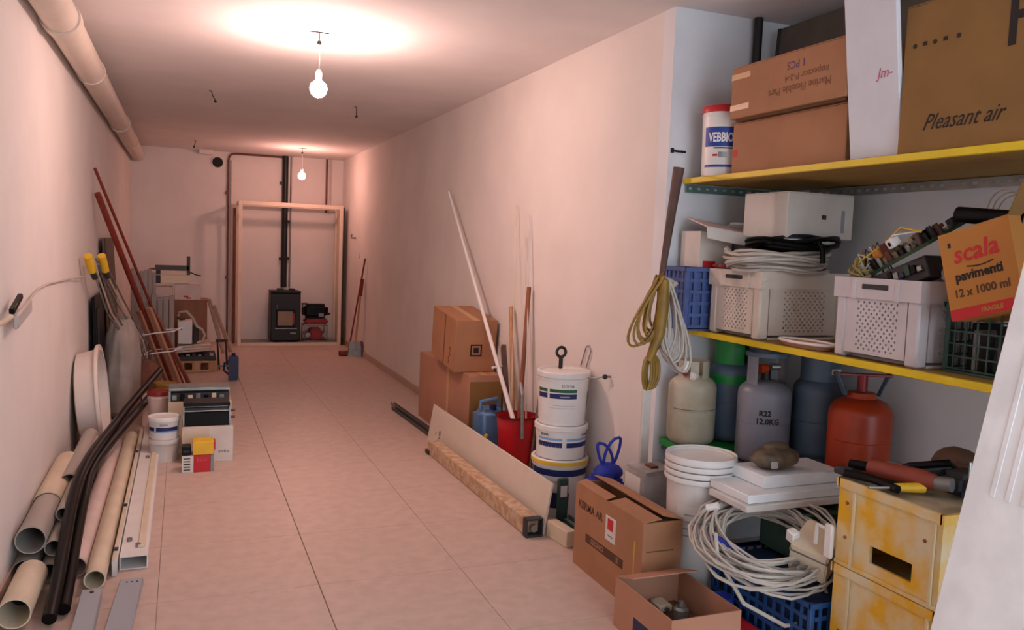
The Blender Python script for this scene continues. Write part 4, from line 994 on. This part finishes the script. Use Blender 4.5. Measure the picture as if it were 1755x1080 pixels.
for k in range(9): G().box(.0+.03*(k % 3), .005+.031*k, 0, .08+.07*(k % 3), .03+.031*k, .10+.02*(k % 4), .003).obj('spare_part', [darkg, greend, greym, blackp][k % 4], t)
# plate on the shelf
t = thing('white_plate', 'white oval rimmed tray lying on the middle shelf between the crates', 'tray', (2.37, 2.65, zL+.001))
G().lathe([(0, .004), (.09, .004), (.115, .022), (.12, .022), (.1, 0), (0, 0)], 40, Matrix.Diagonal((.55, 1.25, 1, 1))).obj('tray_body', cardp, t)
G().tube([(.118*.55*cos(a), .118*1.25*sin(a), .022) for a in [2*pi*k/40 for k in range(40)]], .006, 8, closed=True).obj('rim', whitep, t)
# cartons behind
t = carton('open_white_carton', 'white carton with raised flap at the far end of the middle shelf', (2.275, 3.30, zL+.303), (.18, .16, .17), cardw, flaps=(None, None, None, None))
t2 = thing('loose_cardboard', 'bent sheet of pale cardboard lying on the open white carton', 'cardboard', (2.25, 3.22, zL+.49), rot=(radians(12), radians(8), radians(-8)))
G().box(0, 0, 0, .26, .22, .006, .001).obj('sheet', pinkish, t2); G().box(0, -.06, 0, .26, 0, .006, .001, M=Matrix.Rotation(.9, 4, 'X')).obj('bent_edge', cardw, t2)
patch(inkr, t, .02, -.0015, .0, .09, 0, .03, 'printed_mark', 'red print'); G().box(.01, .01, .006, .19, .15, .17).obj('contents', paper, t)
t = thing('grey_tub', 'pale grey tub right of the open white carton', 'tub', (2.55, 3.37, zL+.30)); G().lathe([(0, 0), (.05, 0), (.056, .2), (.06, .2), (.06, .215), (0, .215)], 24).obj('tub_body', mat('pale_grey', 'a8aeb0', .5), t); G().lathe([(0, .216), (.05, .216), (.048, .225), (0, .225)], 24).obj('lid', whitep, t)
t = thing('red_scissors', 'red handled scissors beside the cable coils', 'scissors', (2.34, 3.22, zL+.303), rz=0)
for s in (-1, 1): G().tube([(.02*cos(a), s*.022+.018*sin(a), .01) for a in [2*pi*k/14 for k in range(14)]], .005, 6, closed=True).obj('finger_ring', redp, t)
G().box(.02, -.008, .006, .10, .008, .012, .002).obj('blade', galv, t)
t = coil('cable_coil', 'flat coil of white cable on the ivory crate', (2.50, 3.02, zL+.302), .25, 16, .008, cablew, (0, 0, .1), .82, .075, seed=5, rj=.22)
G().tube([(-.2, .05, .05), (-.22, .1, .09), (-.18, .14, .1), (-.19, .08, .06)], .008, 8).obj('loose_end', cablew, t)
t = coil('hose_coil', 'coil of black hose lying on the white cable coil', (2.56, 2.99, zL+.398), .215, 7, .0105, blackp, (radians(-2), 0, -.2), .75, .04, seed=2, rj=.25)
lab(G().tube([(-.17, .0, .03), (-.1, -.1, .04), (.06, -.13, .035), (.15, -.08, .03)], .009, 8).obj('white_hose', whitep, t), 'white hose strand')
G().tube([(.03, -.158, .03), (.04, -.178, .0), (.045, -.175, -.06)], .012, 8).obj('velcro_tie', blackp, t)
t = carton('white_carton', 'whitish carton resting on the coils on the middle shelf', (2.44, 2.90, zL+.452), (.37, .30, .20), cardw, tp=False)
patch(inkb, t, .19, -.001, .085, .215, 0, .105, 'printed_mark', 'brown mark'); patch(mat('grey_print', '9a9aa4'), t, .3, -.001, .03, .32, 0, .13)
# electronics
t = thing('circuit_board', 'tilted circuit board full of components on the grey white crate', 'circuit board', (2.335, 2.06, zL+.425), rot=(radians(-24), radians(-26), 0))
G().box(0, 0, 0, .24, .42, .012, .001).obj('board', pcb, t)
rnd = random.Random(4); used = 0
for i in range(7):
    for j in range(13):
        x, y = .004+.033*i+rnd.uniform(0, .006), .004+.031*j+rnd.uniform(0, .006); hh = rnd.uniform(.008, .045); q = rnd.uniform(.014, .028)
        m_ = rnd.choice([chip, blackp, galv, cream, darkg, greym, copper, blackm, woodd, laths])
        if rnd.random() < .25: G().tube([(x+.01, y+.01, .012), (x+.01, y+.01, .02+hh)], .009, 8).obj('capacitor', m_, t)
        else: G().box(x, y, .012, x+q, y+q, .012+hh, .002).obj('component', m_, t)
G().tube([(.02, .02, .05), (.05, .12, .10), (.03, .22, .08), (.01, .34, .07), (-.01, .41, .04)], .003, 5).obj('board_wire', yelb, t)
G().tube([(.06, .05, .05), (.02, .14, .09), (.06, .26, .07), (.02, .38, .05)], .003, 5).obj('board_wire', whitep, t)
G().box(.0, .14, .05, .04, .175, .085, .004).obj('relay', whitep, t); G().box(-.002, .15, .06, 0, .162, .075).obj('relay_slot', blackp, t)
G().box(.02, .19, .04, .07, .235, .085, .004).obj('transformer', mat('maroon', '5a2620', .5), t); G().tube([(.03, .24, .06), (.03, .275, .055)], .02, 10).obj('winding', cardo, t)
t = thing('power_board', 'dark metal chassis of electronics under the circuit board', 'chassis', (2.375, 2.09, zL+.335), rot=(radians(-21), 0, 0))
G().box(0, 0, -.02, .20, .34, .06, .004).obj('chassis', darkg, t)
for k in range(10): G().box(-.008, .02+.026*k, .01, 0, .04+.026*k, .03+.01*(k % 3), .002).obj('component', [galv, blackp, pcb, navy][k % 4], t)
t = coil('wire_bundle', 'messy bundle of yellowish wires at the left of the electronics', (2.385, 2.41, zL+.30), .06, 7, .004, mat('ochre_wire', 'a08a50', .5, var=.2), (radians(40), 0, 0), .9, .05, seed=8, rj=.5)
for k in range(6):
    G().tube([(.02, .0, .02), (-.02+.01*k, .05, .07+.012*k), (.01*k, -.02*k, .09), (.02*k, -.05*k, .03)], .003, 5).obj('wire', [whitep, cableb, darkg][k % 3], t)
t = thing('film_heap', 'crumpled clear bags inside the grey white crate beside the tilted carton', 'plastic bags', (2.52, 2.12, zL+.27))
G().ball((0, 0, .05), .09, (1, 1, .6), 3, .09).obj('bag', foil, t); G().ball((-.02, .06, .07), .06, (1, 1, .6), 3, .1).obj('bag', foil, t)
# tilted carton
t = thing('tilted_carton', 'orange brown scala pavimenti carton tilted on the dark green crate', 'carton', (2.31, 1.685, zL+.245), rot=(radians(-16), 0, radians(2)))
w, d, h = .30, .245, .285
g = G(); th = .005
g.box(0, 0, 0, w, d, th); g.box(0, 0, th, th, d, h); g.box(w-th, 0, th, w, d, h); g.box(th, 0, th, w-th, th, h); g.box(th, d-th, th, w-th, d, h)
g.obj('body', cardo, t)
G().box(0.003, -.0, 0, w-.003, .11, .004, M=Matrix.Translation((0, .003, h)) @ Matrix.Rotation(2.2, 4, 'X')).obj('flap', card2, t)
G().box(-.12, 0, 0, 0, d, .004, M=Matrix.Translation((w, 0, h)) @ Matrix.Rotation(2.1, 4, 'Y')).obj('flap', card2, t)
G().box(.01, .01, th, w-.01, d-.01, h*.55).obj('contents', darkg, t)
text('scala', .082, inkr, t, (-.001, .125, .205), shear=.15, bold=.0015); patch(ink, t, -.001, .205, .235, 0, .215, .25, 'printed_mark')
g = G(); g.tube([(-.001, .16-.02*k*.9, .163-.006*sin(pi*k/5)) for k in range(6)], .002, 5); g.obj('swoosh', ink, t)
text('pavimenti', .042, ink, t, (-.001, .125, .135), bold=.0015)
text('12 x 1000 ml', .036, inkb, t, (-.001, .125, .082), bold=.001)
patch(inkr, t, -.001, .0, .0, 0, d, .035, 'printed_band', 'red printed band'); text('FRAGILE', .02, cardo, t, (-.0015, .1, .017), bold=.001)
t = thing('black_hose_end', 'black hose with open end sticking out of the tilted carton', 'hose', (2.36, 1.98, 1.665))
G().pipe((0, 0, 0), (.03, -.22, -.02), .026, .004, 20).obj('hose_wall', blackp, t); G().tube([(.004, -.03, 0), (.005, -.04, 0)], .0215, 16).obj('mouth_shade', pvcd, t)  # dark disc in the hose mouth stands for the shade inside
t = thing('wire_loops', 'loops of white wire rising behind the tilted carton', 'wire', (2.45, 1.85, 1.62))
for k in range(3): G().tube([(0, .02*k+.06*cos(a), .05+(.06+.01*k)*sin(a)) for a in [pi*q/10 for q in range(11)]], .003, 6).obj('loop', cablew, t)

# hanging wooden stick and hanks
t = thing('wooden_stick', 'old dark wooden handle hanging beside the niche corner', 'handle', (2.135, 3.30, 1.90))
G().tube([(0, 0, 0), (-.02, .01, -.2), (-.055, .02, -.56)], .02, 12, rs=[.026, .021, .013]).obj('shaft', woodd, t)
G().tube([(0, 0, -.01), (.06, .08, -.0), (.09, .19, 0)], .004, 6).obj('nail', greym, t)
def hank(label, loc, m, spec, seed, r):
    t = thing('cable_hank', label, 'cable', loc); rnd = random.Random(seed)
    for k in range(spec[4]):
        w = spec[0]*(.55+.45*k/spec[4])+rnd.uniform(-.01, .01); h = spec[1]*(.72+.28*k/spec[4]); dx = spec[2]*(k/spec[4]); yy = rnd.uniform(-.03, .03)
        pts = []
        for q in range(24):
            a = 2*pi*q/24; pts.append((dx*(1-cos(a))/2+w*sin(a)*((1-cos(a))/2)**.6, yy+.01*sin(a*2+k), -h*(1-cos(a))/2))
        G().tube(pts, r, 6, closed=True).obj('loop', m, t)
    return t
t = hank('hank of white cable hanging beside the niche corner', (2.03, 3.20, 1.385), cablew, (.085, .44, .12, 0, 14), 3, .0055)
G().tube([(-.03, 0, -.02), (.0, -.03, -.05), (.05, -.01, -.02), (.02, .03, 0)], .012, 8).obj('binding', cablew, t)
G().tube([(.12, -.02, -.425), (.135, -.02, -.375)], .014, 10).obj('plug', whitep, t); G().box(.105, -.036, -.44, .13, -.022, -.425, .002).obj('plug_band', redd, t)
G().tube([(0, 0, -.01), (.03, .05, .01), (.045, .115, -.0)], .006, 6).obj('hanging_loop', cablew, t)
t = hank('hank of yellow brown cable hanging left of the white hank', (1.985, 3.17, 1.40), cableb, (.075, .33, -.13, 0, 8), 5, .006)
G().tube([(.01, -.02, -.02), (.0, -.03, -.14), (-.01, -.03, -.26), (-.05, -.02, -.38)], .026, 10, rs=[.022, .03, .026, .018]).obj('twisted_stem', cableb, t)
G().tube([(0, 0, -.01), (.05, .06, .01), (.09, .145, -.03)], .006, 6).obj('hanging_loop', cableb, t)
for k in range(4):
    G().tube([(-.055+.016*k+(.022+.004*k)*sin(a), -.02+.01*k, -.435-.075*cos(a)) for a in [2*pi*q/16 for q in range(16)]], .0065, 6, closed=True).obj('end_loop', cableb, t)

# ------------------------------------------------------------------ gas bottles
def bottle(label, x, y, r, h, m, z=zB, foot=None, shoulder=None):
    t = thing('gas_bottle', label, 'gas bottle', (x, y, z))
    z0 = .03 if foot else 0
    R_ = r*.42
    pr_ = [(0, z0)]
    for k in range(7): a = pi/2*k/6; pr_.append((r-R_*.8+R_*.8*sin(a), z0+R_*.8*(1-cos(a))))
    for k in range(9): a = pi/2*k/8; pr_.append((r*.25+r*.75*cos(a), h-r*.55+r*.55*sin(a)))
    pr_.append((0, h))
    G().lathe(pr_, 40).obj('tank', m, t)
    G().lathe([(r, h*.5-.002), (r+.002, h*.5), (r, h*.5+.002)], 40).obj('weld_seam', m, t)
    if foot: G().lathe([(r*.8, 0), (r*.86, 0), (r*.9, .055), (r*.8, .055), (r*.8, 0)], 36).obj('foot_ring', foot, t)
    return t
def collar(t, z, r, h, m, gaps):
    # ring shield made of arc segments
    for a0, a1 in gaps:
        g = G(); n = max(3, int((a1-a0)/12)); P = []
        for i in range(n+1):
            a = radians(a0+(a1-a0)*i/n); P.append([g.b.verts.new((r*sin(a), -r*cos(a), zz)) for zz in (z, z+h)])
        for A, B in zip(P, P[1:]): g.b.faces.new((A[0], B[0], B[1], A[1]))
        bmesh.ops.solidify(g.b, geom=g.b.faces[:], thickness=.004); g.obj('valve_shield', m, t)
tag(G().prism([(0, 0), (.40, 0), (.40, .26), (0, .26)], 0, .034).obj('green_tray', green, None, (2.22, 3.215, zB+.001)), 'green tray under the chipped cream gas bottle', 'tray')
t = bottle('chipped cream gas bottle, leftmost on the low shelf', 2.31, 3.345, .115, .335, bwhite, zB+.036)
collar(t, .315, .075, .09, bwhite, ((-110, -70), (-45, -15), (-0, 50), (80, 200)))
G().tube([(0, 0, .33), (0, 0, .39)], .02, 12).obj('valve', greym, t); lab(G().box(-.075, -.1, .32, -.045, -.075, .36, .006).obj('plastic_tag', paper, t), 'white tag')
band(darkg, t, .115, .175, .178, -80, 90, name='painted_line')
t = bottle('tall blue grey bottle with green shoulder behind the cream one', 2.545, 3.36, .108, .40, bgrey2, zB+.036, None)
lab(G().lathe([(.1085, .29), (.1095, .30), (.1095, .33), (.10, .365), (.07, .39), (.07, .386), (.095, .362), (.1085, .29)], 36).obj('shoulder', green, t), 'green shoulder')
collar(t, .385, .085, .15, green, ((-130, 5), (25, 130), (150, 220)))
G().tube([(0, 0, .39), (0, 0, .46)], .02, 10).obj('valve', darkg, t); lab(G().box(-.03, -.111, .02, .02, -.1085, .05).obj('sticker', paper, t), 'white sticker')
t = bottle('light grey gas bottle marked R22 with a valve guard', 2.52, 3.07, .121, .385, bgrey)
collar(t, .36, .092, .15, bgrey, ((-105, -62), (62, 105)))
lab(G().lathe([(.085, .495), (.096, .495), (.096, .515), (.085, .515), (.085, .495)], 36).obj('guard_ring', bgrey2, t), 'blue grey ring')
G().tube([(0, 0, .38), (0, 0, .45)], .022, 12).obj('valve', blackm, t); lab(G().tube([(-.055, -.02, .44), (-.015, -.02, .44)], .02, 12).obj('valve_wheel', orange, t), 'orange valve wheel'); G().tube([(.0, -.03, .45), (.04, -.04, .45)], .016, 12).obj('outlet', galv, t)
text('R22', .034, ink, t, (0, 0, .245), F=Matrix.Rotation(radians(-36), 4, 'Z') @ FY, bend=.122, bold=.0012); text('12.0KG', .034, ink, t, (0, 0, .208), F=Matrix.Rotation(radians(-30), 4, 'Z') @ FY, bend=.122, bold=.0012)
t = bottle('dull blue grey gas bottle between the light grey and orange ones', 2.765, 2.985, .118, .41, bgrey2, foot=bgrey2)
collar(t, .385, .09, .13, bgrey2, ((-125, 60), (85, 200)))
lab(G().box(-.02, -.095, .43, .03, -.089, .455, .001).obj('name_plate', paper, t), 'pale plate'); G().tube([(0, 0, .4), (0, 0, .47)], .02, 10).obj('valve', darkg, t)
t = bottle('orange gas bottle with a flared handle, right of the grey ones', 2.735, 2.70, .131, .365, orange, zB)
G().tube([(0, 0, .35), (0, 0, .385)], .06, 20, rs=[.065, .055]).obj('neck', orange, t)
G().tube([(0, 0, .39), (0, 0, .46)], .022, 12).obj('valve', redd, t)
for a in (-1, 1):
    G().box(-.004, -.012, 0, .004, .012, .12, .002, M=Matrix.Translation((a*.065, -a*.03, .37)) @ Matrix.Rotation(a*.5, 4, 'Y')).obj('handle_arm', bgrey2, t)
G().box(-.125, -.014, 0, .125, .014, .012, .003, M=Matrix.Translation((0, 0, .455)) @ Matrix.Rotation(-.42, 4, 'Z')).obj('handle_bar', redd, t)

# ------------------------------------------------------------------ groups of alike things
GR = {'pendant_bulb': 'bare ceiling bulbs', 'cable_stub': 'cut cable stubs on the ceiling', 'riser_pipe': 'thin pipes on the back wall', 'heating_pipe': 'left pipes on the back wall',
      'cable_socket': 'small wall sockets at the back', 'ribbed_panel': 'ribbed metal panels in the far left pile', 'small_carton': 'small cartons on the brown cupboard',
      'leaning_lath': 'pale laths leaning on the cupboard', 'wooden_pole': 'poles and laths leaning on the left wall', 'plastic_pipe': 'plastic pipes stacked at the left wall',
      'flexible_tube': 'bent black tubes', 'cable_trunking': 'white trunkings on the left floor', 'steel_channel': 'steel channels at the bottom left', 'paint_bucket': 'paint buckets and tubs',
      'white_carton': 'white cartons', 'black_unit': 'black electrical units', 'large_carton': 'large cartons at the right wall', 'steel_rail': 'steel rails on the right floor',
      'wooden_stick': 'wooden sticks', 'thin_rod': 'thin rods in the red bucket', 'metal_fitting': 'metal fittings in the small open carton', 'blue_crate': 'blue crates',
      'polystyrene_slab': 'white slabs under the brown lump', 'cable_coil': 'coils of white cable', 'yellow_crate': 'stacked yellow crates', 'wall_shelf': 'shelves in the niche',
      'slotted_angle': 'slotted angles under the upper shelf', 'long_carton': 'long brown cartons on the upper shelf', 'holed_crate': 'perforated crates on the middle shelf',
      'cable_hank': 'cable hanks at the niche corner', 'gas_bottle': 'gas bottles on the low shelf'}
for o in bpy.data.objects:
    k = o.name.split('.')[0]
    if o.parent is None and 'label' in o.keys() and k in GR: o['group'] = GR[k]
